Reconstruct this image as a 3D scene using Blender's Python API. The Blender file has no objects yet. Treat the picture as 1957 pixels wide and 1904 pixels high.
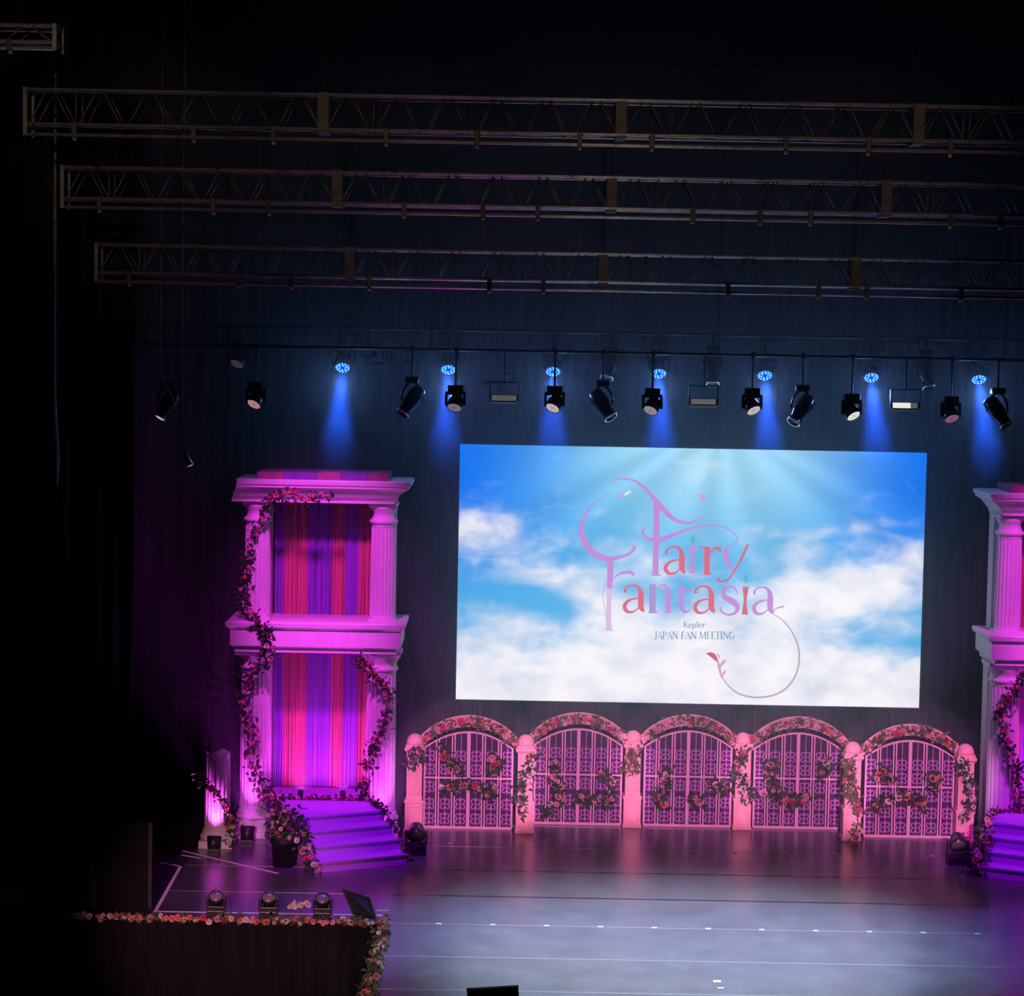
import bpy, bmesh, math, random
from mathutils import Vector, Matrix, Quaternion, noise

# ------------------------------------------------------------------ camera, world, lights, exposure
SC = bpy.context.scene
COL = SC.collection
R = math.radians
random.seed(7)

cam_d = bpy.data.cameras.new('camera')
cam = bpy.data.objects.new('camera', cam_d)
COL.objects.link(cam)
cam_d.sensor_fit = 'HORIZONTAL'
cam_d.sensor_width = 36.0
cam_d.lens = 36.0 * 4300.0 / 1957.0
cam_d.clip_end = 200
cam.location = (0, 0, 8.2)
cam.matrix_world = (Matrix.Translation((0, 0, 8.2)) @ Matrix.Rotation(R(90 - 3.9), 4, 'X')
                    @ Matrix.Rotation(R(1.07), 4, 'Z'))
SC.camera = cam

SC.view_settings.view_transform = 'Standard'
SC.view_settings.look = 'None'
SC.view_settings.gamma = 1.0
SC.view_settings.exposure = 0.0
SC.view_settings.use_curve_mapping = False
cy = SC.cycles
cy.max_bounces = 4
cy.diffuse_bounces = 2
cy.glossy_bounces = 2
cy.transmission_bounces = 2
cy.volume_bounces = 0
cy.caustics_reflective = False
cy.caustics_refractive = False
cy.use_denoising = True
cy.use_adaptive_sampling = True
cy.adaptive_threshold = 0.06
cy.adaptive_min_samples = 12
cy.sample_clamp_indirect = 2.0

world = bpy.data.worlds.new('world')
SC.world = world
world.use_nodes = True
world.node_tree.nodes['Background'].inputs[0].default_value = (0.010, 0.012, 0.02, 1)
world.node_tree.nodes['Background'].inputs[1].default_value = 0.1

MAGENTA = (0.90, 0.06, 0.92)
PURPLE = (0.50, 0.0, 0.95)
PINK = (1.0, 0.36, 0.80)
BLUE = (0.02, 0.12, 1.0)


def lamp(name, loc, target, power, color, size=30, blend=0.4, soft=0.15, parent=None):
    d = bpy.data.lights.new(name, 'SPOT')
    d.energy = power
    d.color = color
    d.spot_size = R(size)
    d.spot_blend = blend
    d.shadow_soft_size = soft
    o = bpy.data.objects.new(name, d)
    COL.objects.link(o)
    o.location = loc
    o.rotation_euler = (Vector(target) - Vector(loc)).to_track_quat('-Z', 'Y').to_euler()
    if parent is not None:
        o.parent = parent
    return o


# unseen spots added near balcony-rail height for flat frontal light on the gates
for gx, gy in ((-0.65, 37.6), (1.22, 38.1), (3.1, 38.1), (4.97, 38.1), (6.8, 37.6)):
    lamp('unseen_spot_gate', (gx * 0.5 + 1.0, 3.0, 9.6), (gx, gy, 0.95), 46000, PINK, 4.6, 0.35)
# unseen spots added below the nearest truss for towers, steps, wing and centre stage
lamp('unseen_spot_tower', (-3.4, 29.9, 10.6), (-3.1, 36.6, 4.6), 4000, MAGENTA, 22, 0.5, 0.4)
lamp('unseen_spot_tower', (-3.4, 29.9, 10.4), (-3.1, 36.6, 1.9), 3200, MAGENTA, 19, 0.6, 0.4)
lamp('unseen_spot_tower', (9.4, 29.9, 10.6), (9.2, 36.6, 4.6), 4000, MAGENTA, 22, 0.5, 0.4)
lamp('unseen_spot_tower', (9.4, 29.9, 10.4), (9.2, 36.6, 1.9), 3200, MAGENTA, 19, 0.6, 0.4)
lamp('unseen_spot_stairs', (-1.6, 29.9, 10.6), (-2.6, 35.5, 0.4), 4600, PURPLE, 19.0, 0.8)
lamp('unseen_spot_stairs', (7.4, 29.9, 10.6), (8.4, 35.5, 0.4), 4600, PURPLE, 19.0, 0.8)
lamp('unseen_spot_wing', (-3.0, 29.9, 10.6), (-4.0, 33.4, 0.0), 1000, (0.6, 0.03, 0.8), 26, 0.9)  # added to put purple on the dark left floor
lamp('centre_downlight', (2.7, 29.6, 10.6), (2.5, 30.4, 0.0), 16500, (0.60, 0.74, 1.0), 50, 0.9, 0.3)
lamp('unseen_spot_edge', (-4.0, 3.0, 9.4), (-3.9, 31.3, 0.05), 22000, (1.0, 0.42, 0.5), 8.5, 0.9)  # unseen front spot added to brighten the edge flowers
lamp('unseen_spot_edge', (-2.0, 3.0, 9.4), (-1.7, 29.3, 0.0), 9000, (1.0, 0.55, 0.6), 5.5, 0.9)  # unseen spot added for the flowers down the thrust side
# warm spots added out of view, raking across the trusses to brighten them
for hx in (-5.5, -2.0, 1.5, 5.0):
    lamp('truss_fill_spot', (hx * 0.8, 5.0, 12.6), (hx, 32.5, 10.9), 2000, (1.0, 0.70, 0.50), 9.5, 0.9, 0.3)

# ------------------------------------------------------------------ materials
MATS = {}


def mat(name, color, rough=0.6, metal=0.0, vary=0.0, scale=6.0, emis=None, estr=0.0, spec=0.5, stretch=None, bump=0.0):
    if name in MATS:
        return MATS[name]
    m = bpy.data.materials.new(name)
    m.use_nodes = True
    nt = m.node_tree
    b = nt.nodes['Principled BSDF']
    b.inputs['Base Color'].default_value = (*color, 1)
    b.inputs['Roughness'].default_value = rough
    b.inputs['Metallic'].default_value = metal
    b.inputs['Specular IOR Level'].default_value = spec
    if emis:
        b.inputs['Emission Color'].default_value = (*emis, 1)
        b.inputs['Emission Strength'].default_value = estr
    if vary > 0 or bump > 0:
        tc = nt.nodes.new('ShaderNodeTexCoord')
        mp = nt.nodes.new('ShaderNodeMapping')
        nt.links.new(tc.outputs['Object'], mp.inputs[0])
        if stretch:
            mp.inputs['Scale'].default_value = stretch
        nz = nt.nodes.new('ShaderNodeTexNoise')
        nz.inputs['Scale'].default_value = scale
        nz.inputs['Detail'].default_value = 4
        nt.links.new(mp.outputs[0], nz.inputs['Vector'])
        if vary > 0:
            rp = nt.nodes.new('ShaderNodeValToRGB')
            rp.color_ramp.elements[0].position = 0.3
            rp.color_ramp.elements[1].position = 0.7
            rp.color_ramp.elements[0].color = (*[c * (1 - vary) for c in color], 1)
            rp.color_ramp.elements[1].color = (*[min(1, c * (1 + vary)) for c in color], 1)
            nt.links.new(nz.outputs['Fac'], rp.inputs[0])
            nt.links.new(rp.outputs[0], b.inputs['Base Color'])
        if bump > 0:
            bp = nt.nodes.new('ShaderNodeBump')
            bp.inputs['Strength'].default_value = bump
            bp.inputs['Distance'].default_value = 0.02
            nt.links.new(nz.outputs['Fac'], bp.inputs['Height'])
            nt.links.new(bp.outputs[0], b.inputs['Normal'])
    MATS[name] = m
    return m


def srgb(r, g, b):
    def f(c):
        c /= 255.0
        return c / 12.92 if c <= 0.04045 else ((c + 0.055) / 1.055) ** 2.4
    return (f(r), f(g), f(b))


def emit(name, color, strength=1.0):
    if name in MATS:
        return MATS[name]
    m = bpy.data.materials.new(name)
    m.use_nodes = True
    nt = m.node_tree
    nt.nodes.clear()
    e = nt.nodes.new('ShaderNodeEmission')
    o = nt.nodes.new('ShaderNodeOutputMaterial')
    e.inputs[0].default_value = (*color, 1)
    e.inputs[1].default_value = strength * (1.06 if name.startswith('ink_') else 1.0)
    nt.links.new(e.outputs[0], o.inputs[0])
    m.cycles.emission_sampling = 'NONE'   # small glows: visible, but not sampled as lights
    MATS[name] = m
    return m


SKIRT = mat('black_skirt_cloth', (0.010, 0.010, 0.015), 0.9, vary=0.35, scale=3, stretch=(4, 4, 0.3), spec=0.15)
VELVET = mat('black_velvet', (0.024, 0.025, 0.034), 0.9, vary=0.35, scale=3, stretch=(4, 4, 0.3), spec=0.15)
BLACKWALL = mat('black_paint', (0.008, 0.008, 0.010), 0.85, vary=0.3, scale=2, spec=0.2)
DECK = mat('stage_deck_black', (0.016, 0.015, 0.018), 0.55, vary=0.3, scale=3)
LINO = mat('black_dance_lino', (0.095, 0.095, 0.105), 0.27, vary=0.22, scale=1.6, bump=0.03, spec=0.9)
SEAM = mat('glossy_black_tape', (0.02, 0.02, 0.024), 0.16)
WHITE_TAPE = mat('white_tape', (0.55, 0.54, 0.56), 0.5, vary=0.1, scale=20)
ALU_SHADED = mat('aluminium_shaded', (0.20, 0.18, 0.17), 0.45, 0.5, vary=0.25, scale=9)  # aluminium toned down so diagonals and uprights read as shaded
ALU_LIT = mat('worn_aluminium_lit', (0.62, 0.56, 0.52), 0.42, 0.6, vary=0.25, scale=9)  # aluminium raised in tone to carry the chord and pipe highlights
DARKSTEEL = mat('dark_steel', (0.07, 0.06, 0.06), 0.5, 0.4, vary=0.3, scale=8)
BOLT = mat('zinc_bolt', (0.7, 0.68, 0.66), 0.35, 0.6, vary=0.1)
PLASTIC = mat('black_fixture_plastic', (0.022, 0.022, 0.025), 0.38, vary=0.3, scale=12)
GLOSSBLACK = mat('gloss_black_shell', (0.03, 0.03, 0.033), 0.2, vary=0.2, scale=10)
CHROME = mat('bright_metal_rim', (0.75, 0.75, 0.76), 0.22, 0.9, vary=0.1)
PLASTER = mat('white_painted_plaster', (0.78, 0.74, 0.76), 0.55, vary=0.06, scale=7, stretch=(3, 3, 0.6), bump=0.05)
STEPCLOTH = mat('pale_lilac_step_carpet', (0.50, 0.15, 0.76), 0.75, vary=0.08, scale=25)
GATEPINK = mat('pink_painted_wood', (0.86, 0.42, 0.42), 0.5, vary=0.08, scale=9)
GATEBAR = mat('pale_pink_bar_paint', (0.88, 0.46, 0.66), 0.45, vary=0.06, scale=12)
ORNAMENT = mat('orchid_cast_ornament', (0.62, 0.22, 0.66), 0.5, vary=0.1, scale=14)
BACKING = mat('plum_backing_board', (0.040, 0.007, 0.060), 0.7, vary=0.2, scale=5)
LEAF = mat('dark_green_leaf', (0.045, 0.085, 0.035), 0.5, vary=0.5, scale=9)
LEAF2 = mat('olive_leaf', (0.13, 0.15, 0.06), 0.55, vary=0.4, scale=9)
VINE = mat('brown_vine', (0.05, 0.03, 0.02), 0.7, vary=0.3)
ROSES = [mat('rose_pink', (0.92, 0.42, 0.50), 0.55, vary=0.15, scale=20),
         mat('rose_coral', (0.88, 0.27, 0.24), 0.55, vary=0.15, scale=20),
         mat('rose_blush', (0.92, 0.68, 0.68), 0.55, vary=0.1, scale=20),
         mat('rose_deep_pink', (0.72, 0.07, 0.20), 0.55, vary=0.15, scale=20),
         mat('rose_cream', (0.88, 0.82, 0.78), 0.55, vary=0.08, scale=20)]
STR_ORANGE = mat('orange_string', (0.80, 0.24, 0.26), 0.5, vary=0.25, scale=4, stretch=(40, 40, 0.2))
STR_PURPLE = mat('violet_string', (0.36, 0.12, 0.80), 0.5, vary=0.25, scale=4, stretch=(40, 40, 0.2))
POTBLACK = mat('black_pot', (0.012, 0.012, 0.013), 0.5, vary=0.3)


# ------------------------------------------------------------------ mesh helpers
class MB:
    def __init__(s):
        s.v, s.f = [], []

    def add(s, vs, fs):
        k = len(s.v)
        s.v += [tuple(q) for q in vs]
        s.f += [tuple(i + k for i in q) for q in fs]
        return s

    def box(s, x0, x1, y0, y1, z0, z1, m=None):
        vs = [Vector(q) for q in ((x0, y0, z0), (x1, y0, z0), (x1, y1, z0), (x0, y1, z0), (x0, y0, z1), (x1, y0, z1), (x1, y1, z1), (x0, y1, z1))]
        if m is not None:
            vs = [m @ q for q in vs]
        return s.add(vs, [(0, 3, 2, 1), (4, 5, 6, 7), (0, 1, 5, 4), (1, 2, 6, 5), (2, 3, 7, 6), (3, 0, 4, 7)])

    def bevbox(s, x0, x1, y0, y1, z0, z1, b, m=None):
        bm = bmesh.new()
        bmesh.ops.create_cube(bm, size=1.0)
        for q in bm.verts:
            q.co = Vector(((x0 + x1) / 2 + q.co.x * (x1 - x0), (y0 + y1) / 2 + q.co.y * (y1 - y0), (z0 + z1) / 2 + q.co.z * (z1 - z0)))
        bmesh.ops.bevel(bm, geom=bm.edges[:], offset=b, segments=2, affect='EDGES', profile=0.6)
        bm.verts.index_update()
        vs = [q.co.copy() if m is None else m @ q.co for q in bm.verts]
        fs = [[q.index for q in f.verts] for f in bm.faces]
        bm.free()
        return s.add(vs, fs)

    def tube(s, pts, r, n=6, cap=True):
        pts = [Vector(p) for p in pts]
        rs = r if isinstance(r, (list, tuple)) else [r] * len(pts)
        vs, fs = [], []
        up = None
        for i, p in enumerate(pts):
            t = (pts[min(i + 1, len(pts) - 1)] - pts[max(i - 1, 0)])
            t = t.normalized() if t.length > 1e-9 else Vector((0, 0, 1))
            if up is None:
                up = t.orthogonal().normalized()
            else:
                up = (up - t * up.dot(t))
                up = up.normalized() if up.length > 1e-6 else t.orthogonal().normalized()
            w = t.cross(up)
            for k in range(n):
                a = 2 * math.pi * k / n
                vs.append(p + (up * math.cos(a) + w * math.sin(a)) * rs[i])
        for i in range(len(pts) - 1):
            for k in range(n):
                a, b = i * n + k, i * n + (k + 1) % n
                fs.append((a, b, b + n, a + n))
        if cap:
            fs.append(tuple(range(n - 1, -1, -1)))
            fs.append(tuple(range((len(pts) - 1) * n, len(pts) * n)))
        return s.add(vs, fs)

    def lathe(s, prof, n=24, m=None, cap=True):
        vs, fs = [], []
        for r, z in prof:
            for k in range(n):
                a = 2 * math.pi * k / n
                q = Vector((r * math.cos(a), r * math.sin(a), z))
                vs.append(q if m is None else m @ q)
        for i in range(len(prof) - 1):
            for k in range(n):
                a, b = i * n + k, i * n + (k + 1) % n
                fs.append((a, b, b + n, a + n))
        if cap:
            fs.append(tuple(range(n - 1, -1, -1)))
            fs.append(tuple(range((len(prof) - 1) * n, len(prof) * n)))
        return s.add(vs, fs)

    def loft4(s, rings):
        """rings of (x0, x1, y0, y1, z), stacked"""
        vs, fs = [], []
        for x0, x1, y0, y1, z in rings:
            vs += [(x0, y0, z), (x1, y0, z), (x1, y1, z), (x0, y1, z)]
        for i in range(len(rings) - 1):
            for k in range(4):
                a, b = i * 4 + k, i * 4 + (k + 1) % 4
                fs.append((a, b, b + 4, a + 4))
        fs.append((3, 2, 1, 0))
        n = (len(rings) - 1) * 4
        fs.append((n, n + 1, n + 2, n + 3))
        return s.add(vs, fs)

    def prism(s, poly, z0, z1):
        n = len(poly)
        vs = [(x, y, z0) for x, y in poly] + [(x, y, z1) for x, y in poly]
        fs = [tuple(range(n - 1, -1, -1)), tuple(range(n, 2 * n))]
        for k in range(n):
            fs.append((k, (k + 1) % n, n + (k + 1) % n, n + k))
        return s.add(vs, fs)

    def mesh(s, name, material, smooth=False):
        me = bpy.data.meshes.new(name)
        me.from_pydata(s.v, [], s.f)
        me.materials.append(material)
        if smooth:
            me.polygons.foreach_set('use_smooth', [True] * len(me.polygons))
        me.update()
        return me

    def build(s, name, material, parent=None, smooth=False):
        return obj(name, s.mesh(name, material, smooth), parent)


def obj(name, me, parent=None, loc=None):
    o = bpy.data.objects.new(name, me)
    COL.objects.link(o)
    if parent is not None:
        o.parent = parent
    if loc is not None:
        o.location = loc
    return o


def tag(o, label=None, cat=None, group=None, kind=None):
    if label:
        o['label'] = label
    if cat:
        o['category'] = cat
    if group:
        o['group'] = group
    if kind:
        o['kind'] = kind
    return o


def thing(name, label, cat, loc=(0, 0, 0), rz=0.0, group=None):
    o = bpy.data.objects.new(name, None)
    COL.objects.link(o)
    o.location = loc
    o.rotation_euler = (0, 0, rz)
    o.empty_display_size = 0.1
    return tag(o, label, cat, group)


def copy_tree(o, parent=None):
    c = o.copy()
    COL.objects.link(c)
    c.parent = parent
    for ch in o.children:
        copy_tree(ch, c)
    return c


def struct(name, mb, material, parent=None, smooth=False):
    o = mb.build(name, material, parent, smooth)
    if parent is None:
        o['kind'] = 'structure'
    return o


def spline(pts, n=6):
    """Catmull-Rom through tuples of any length"""
    out = []
    P = [pts[0]] + list(pts) + [pts[-1]]
    for i in range(1, len(P) - 2):
        for k in range(n):
            t = k / n
            out.append(tuple(0.5 * ((2 * b) + (-a + c) * t + (2 * a - 5 * b + 4 * c - d) * t * t + (-a + 3 * b - 3 * c + d) * t ** 3)
                             for a, b, c, d in zip(P[i - 1], P[i], P[i + 1], P[i + 2])))
    out.append(tuple(pts[-1]))
    return out


# ------------------------------------------------------------------ the room
struct('wall_back', MB().box(-12, 18, 40.0, 40.3, -1.2, 16), BLACKWALL)
struct('wall_left', MB().box(-12.3, -12, -6, 40.3, -1.2, 16), BLACKWALL)
struct('wall_right', MB().box(18, 18.3, -6, 40.3, -1.2, 16), BLACKWALL)
struct('wall_front', MB().box(-12, 18, -6.3, -6, -1.2, 16), BLACKWALL)
struct('ceiling', MB().box(-12.3, 18.3, -6.3, 40.3, 16, 16.3), BLACKWALL)
struct('floor_auditorium', MB().box(-12, 18, -6, 40, -1.4, -1.2), BLACKWALL)

FRONT = 31.35          # front edge of the main stage
TX0, TX1 = -1.68, 7.55  # sides of the thrust
deck = struct('floor', MB().prism([(-12, FRONT), (TX0, FRONT), (TX0, 24.0), (TX1, 24.0), (TX1, FRONT), (18, FRONT), (18, 40), (-12, 40)], -1.2, -0.006), DECK)
for a, b in ((31.35, 33.0), (33.0, 34.65), (34.65, 36.3), (36.3, 37.95), (37.95, 39.5)):
    MB().bevbox(-5.0, 15.0, a + 0.005, b - 0.005, -0.006, 0.0, 0.002).build('lino_strip', LINO, deck)
for a, b in ((29.65, 31.35), (28.1, 29.65), (26.5, 28.1), (24.9, 26.5)):
    MB().bevbox(TX0 + 0.02, TX1 - 0.02, a + 0.005, b - 0.005, -0.006, 0.0, 0.002).build('lino_strip', LINO, deck)
MB().bevbox(-5.0 - 1.2, -5.01, 31.4, 35.9, -0.006, -0.001, 0.002).build('lino_strip', DECK, deck)
for y, x0, x1 in ((34.65, -1.0, 6.6), (33.0, -2.4, 7.2), (31.35, -1.2, 7.0), (29.65, -1.3, 7.2), (28.1, -1.35, 7.2), (26.5, -1.3, 7.2)):
    MB().box(x0, x1, y - 0.03, y + 0.03, 0.0, 0.0015).build('seam_tape', SEAM if y > 32 else mat('grey_seam_tape', (0.17, 0.17, 0.19), 0.22), deck)

# tape lines and marks laid on the deck


def tape(name, label, p, q, w, group=None, cat='tape'):
    p, q = Vector((*p, 0)), Vector((*q, 0))
    d = (q - p).normalized()
    n = Vector((-d.y, d.x, 0)) * w / 2
    mid = (p + q) / 2
    mb = MB()
    vs = []
    for z in (0.0005, 0.0035):
        vs += [p - n - mid + Vector((0, 0, z)), q - n - mid + Vector((0, 0, z)), q + n - mid + Vector((0, 0, z)), p + n - mid + Vector((0, 0, z))]
    mb.add(vs, [(3, 2, 1, 0), (4, 5, 6, 7), (0, 1, 5, 4), (1, 2, 6, 5), (2, 3, 7, 6), (3, 0, 4, 7)])
    o = mb.build(name, WHITE_TAPE if name == 'tape_mark' else mat('bright_white_tape', (0.85, 0.83, 0.85), 0.5, vary=0.1, scale=20))
    o.location = mid
    return tag(o, label, cat, group)


tape('floor_tape', 'long white tape line running diagonally past the broken column to the flower pot', (-5.17, 35.6), (-3.50, 34.2), 0.055)
tape('floor_tape', 'white tape line running back into the stage beside the black masking flat', (-5.0, 31.74), (-5.05, 34.55), 0.05)
tape('floor_tape', 'white tape line along the front edge behind the three floor lamps', (-4.98, 31.76), (-1.75, 31.78), 0.05)
tape('floor_tape', 'short white tape dash left of the diagonal tape line', (-5.15, 35.32), (-4.82, 35.12), 0.05)
tape('floor_tape', 'short faint tape dash at the far end of the tape running back', (-5.40, 34.76), (-5.08, 34.58), 0.04)
ORD = ['first', 'second', 'third', 'fourth', 'fifth', 'sixth', 'seventh', 'eighth', 'ninth', 'tenth', 'eleventh']
for i in range(11):
    x = -0.92 + 0.762 * i
    tape('tape_mark', f'{ORD[i]} white position mark from the left on the front stage seam', (x - 0.038, 31.37), (x + 0.038, 31.37), 0.06,
         'white position marks on the front seam', 'tape mark')
for k, (x, y, s) in enumerate(((-0.91, 36.52, 'left gate'), (3.75, 36.22, 'middle gate'), (4.59, 36.29, 'fourth gate'), (5.38, 36.28, 'fifth gate post'), (6.96, 36.26, 'rightmost gate'))):
    tape('tape_mark', f'tiny white mark on the dark floor in front of the {s}', (x - 0.035, y), (x + 0.035, y), 0.07, 'tiny marks before the gates', 'tape mark')
tape('tape_mark', 'small white mark in the pale blue pool near the bottom edge', (2.73, 28.72), (2.83, 28.72), 0.09, 'small marks near the bottom edge', 'tape mark')
tape('tape_mark', 'fainter small mark just below another near the bottom edge', (2.76, 28.42), (2.84, 28.42), 0.06, 'small marks near the bottom edge', 'tape mark')

# ------------------------------------------------------------------ drapes


def drape_mesh(name, w, h, folds, depth, seed, nz=3):
    rnd = random.Random(seed)
    ph = [rnd.uniform(0, 6.28) for _ in range(3)]
    n = folds * 8
    mb = MB()
    vs, fs = [], []
    for j in range(nz + 1):
        z = h * j / nz
        k = 1.0 - 0.25 * j / nz
        for i in range(n + 1):
            t = i / n
            y = depth * k * (math.sin(2 * math.pi * folds * t + ph[0]) + 0.35 * math.sin(2 * math.pi * folds * 0.37 * t + ph[1]))
            vs.append((w * (t - 0.5), y, z))
    for j in range(nz):
        for i in range(n):
            a = j * (n + 1) + i
            fs.append((a, a + 1, a + n + 2, a + n + 1))
    mb.add(vs, fs)
    return mb.mesh(name, VELVET, True)


back = thing('backdrop_curtain', 'black velvet backdrop curtain hanging across the rear of the stage', 'curtain', (2.9, 39.3, 0))
dm = [drape_mesh('curtain_panel', 2.0, 13.0, 9, 0.05, s) for s in range(3)]
for i in range(13):
    obj('curtain_panel', dm[i % 3], back, ((i - 6) * 1.98, 0, 0.01))
MB().tube([(-13, 0, 13.0), (13, 0, 13.0)], 0.03, 8).build('track', DARKSTEEL, back)
for x, y, w, lab in ((-8.0, 33.6, 2.4, 'black leg curtain nearest the audience at the dark left wing'),
                     (-7.2, 36.3, 2.2, 'black leg curtain in the left wing behind the broken column'),
                     (-6.6, 38.6, 2.6, 'rearmost black leg curtain left of the tall tower'),
                     (13.6, 33.6, 2.4, 'front black leg curtain of the right wing'),
                     (13.0, 36.3, 2.2, 'black leg curtain beyond the right tower')):
    t = thing('leg_curtain', lab, 'curtain', (x, y, 0), 0, 'black leg curtains in the wings')
    obj('curtain_panel', drape_mesh('curtain_panel', w, 12.0, 8, 0.06, int(y * 7 + x)), t, (0, 0, 0.01))
    MB().tube([(-w / 2, 0, 12.02), (w / 2, 0, 12.02)], 0.025, 8).build('pipe', DARKSTEEL, t)

# pleated skirt under the front edge of the left stage


def skirt(label, p, q):
    p, q = Vector((*p, 0)), Vector((*q, 0))
    L = (q - p).length
    t = thing('stage_skirt', label, 'stage skirt', tuple((p + q) / 2 + Vector((0, 0, -1.2))), math.atan2(q.y - p.y, q.x - p.x), 'black pleated stage skirts')
    n = int(L / 0.035)
    vs, fs = [], []
    for z in (0.0, 1.15):
        for i in range(n + 1):
            vs.append((L * (i / n - 0.5), -0.03 - 0.012 * math.sin(i * 1.05) - 0.006 * math.sin(i * 0.31), z))
    for i in range(n):
        fs.append((i, i + 1, n + 2 + i, n + 1 + i))
    MB().add(vs, fs).build('pleated_cloth', SKIRT, t, True)
    MB().box(-L / 2, L / 2, -0.045, -0.01, 1.13, 1.18).build('heading_band', SKIRT, t)


skirt('black pleated cloth skirt below the flowered front edge at lower left', (-12, FRONT), (TX0, FRONT))
skirt('black pleated cloth skirt down the left side of the thrust', (TX0, FRONT), (TX0, 24.0))

# ------------------------------------------------------------------ trusses
BIG = 0.45


def make_truss(label, y, ztop, zbot, zpipe, clamps, x0, nsec, group):
    t = thing('lighting_truss', label, 'truss', (x0, y, zpipe), 0, group)
    L = 4.0 * nsec
    zt, zb = ztop - zpipe, zbot - zpipe
    ch = MB().tube([(0, 0, 0), (L, 0, 0)], 0.024, 8).mesh('chord', ALU_LIT, True)
    for yy in (-BIG / 2, BIG / 2):
        for zz in (zb, zt):
            obj('chord', ch, t, (0, yy, zz))
    h = zt - zb
    p = 4.0 / 6.0
    up = MB().tube([(0.05, 0, 0), (p / 2 - 0.04, 0, h)], 0.012, 6).mesh('diagonal', ALU_SHADED, True)
    dn = MB().tube([(p / 2 + 0.04, 0, h), (p - 0.05, 0, 0)], 0.012, 6).mesh('diagonal', ALU_SHADED, True)
    lace = MB().tube([(0.05, -BIG / 2, 0), (p - 0.05, BIG / 2, 0)], 0.011, 5).mesh('lacing_bar', ALU_SHADED, True)
    post = MB().tube([(0, 0, 0), (0, 0, h)], 0.012, 6).mesh('upright', ALU_SHADED, True)
    for s in range(nsec):
        for k in range(6):
            xx = s * 4.0 + k * p
            for yy in (-BIG / 2, BIG / 2):
                obj('diagonal', up, t, (xx, yy, zb))
                obj('diagonal', dn, t, (xx, yy, zb))
            obj('lacing_bar', lace, t, (xx, 0, zb))
        for yy in (-BIG / 2, BIG / 2):
            obj('upright', post, t, (s * 4.0 + p * 1.02, yy, zb))
    pl = MB().box(-0.075, 0.075, -BIG / 2 - 0.012, BIG / 2 + 0.012, zb - 0.05, zt + 0.03).mesh('joint_plate', DARKSTEEL)
    endp = MB()
    for yy in (-BIG / 2, BIG / 2):
        endp.bevbox(-0.03, 0.03, yy - 0.03, yy + 0.03, -0.02, zt + 0.03, 0.006)
    endp.box(-0.02, 0.02, -BIG / 2, BIG / 2, zt - 0.03, zt + 0.03).box(-0.02, 0.02, -BIG / 2, BIG / 2, zb - 0.03, zb + 0.03)
    em = endp.mesh('end_frame', ALU_SHADED)
    for s in range(nsec + 1):
        if s in (0, nsec):
            obj('end_frame', em, t, (s * 4.0, 0, 0))
        else:
            obj('joint_plate', pl, t, (s * 4.0, 0, 0))
    obj('pipe', MB().tube([(0, -BIG / 2, 0), (L, -BIG / 2, 0)], 0.025, 10).mesh('pipe', ALU_LIT, True), t)
    cm = MB().bevbox(-0.035, 0.035, -BIG / 2 - 0.035, -BIG / 2 + 0.035, -0.035, zb + 0.03, 0.008).mesh('clamp', DARKSTEEL)
    bm_ = MB().lathe([(0.022, -0.075), (0.028, -0.07), (0.028, -0.04), (0.012, -0.035)], 8, Matrix.Translation((0, -BIG / 2, 0))).mesh('bolt', BOLT)
    for c in clamps:
        o = obj('clamp', cm, t, (c - x0, 0, 0))
        obj('bolt', bm_, o)
    wm = MB().tube([(0, 0, 0), (0, 0, 16 - ztop)], 0.008, 5).mesh('hoist_cable', DARKSTEEL)
    for s in range(nsec + 1):
        obj('hoist_cable', wm, t, (min(max(s * 4.0, 0.5), L - 0.5), 0, zt))
    return t


GT = 'aluminium lighting trusses above the stage'
make_truss('nearest and highest of the three long aluminium trusses', 30.7, 11.50, 11.04, 10.90, [-5.97, -4.37, -3.3, -1.78, -0.56, 0.82, 1.79, 3.59, 4.7, 5.8], -6.63, 4, GT)
make_truss('middle of the three long aluminium trusses', 33.2, 10.66, 10.21, 10.08, [-6.09, -4.43, -3.62, -1.65, -0.5, 0.3, 2.56, 3.54, 4.27, 6.31, 7.04], -6.63, 4, GT)
make_truss('lowest and farthest of the three long aluminium trusses', 35.9, 9.66, 9.22, 9.08, [-6.11, -4.37, -3.55, -2.32, -0.42, 0.43, 3.35, 4.78, 5.54, 7.03], -6.63, 4, GT)
make_truss('stub of a faint truss at the top left corner of the picture', 28.3, 12.02, 11.82, 11.74, [-6.3], -9.75, 1, GT)

# ------------------------------------------------------------------ LED wall
SY = 38.7
SX0, SX1, SZ0, SZ1 = -0.91, 7.125, 2.045, 6.475
led = thing('led_screen', 'huge glowing screen showing sky, clouds and a pink flowing title', 'screen', ((SX0 + SX1) / 2, SY, 0))
lx = (SX0 + SX1) / 2
MB().bevbox(SX0 - lx - 0.02, SX1 - lx + 0.02, 0.01, 0.14, SZ0 - 0.02, SZ1 + 0.02, 0.006).build('cabinet', PLASTIC, led)
fr = MB()
for x in (-3.6, -1.2, 1.2, 3.6):
    fr.tube([(x, 0.22, 0), (x, 0.22, SZ1)], 0.03, 8)
    fr.tube([(x, 0.22, 2.2), (x, 0.42, 0.02)], 0.025, 8)
fr.tube([(-3.9, 0.22, 1.0), (3.9, 0.22, 1.0)], 0.025, 8).tube([(-3.9, 0.22, SZ0), (3.9, 0.22, SZ0)], 0.03, 8)
fr.build('support_frame', DARKSTEEL, led)


def sstep(a, b, x):
    t = min(1, max(0, (x - a) / (b - a)))
    return t * t * (3 - 2 * t)


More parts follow.
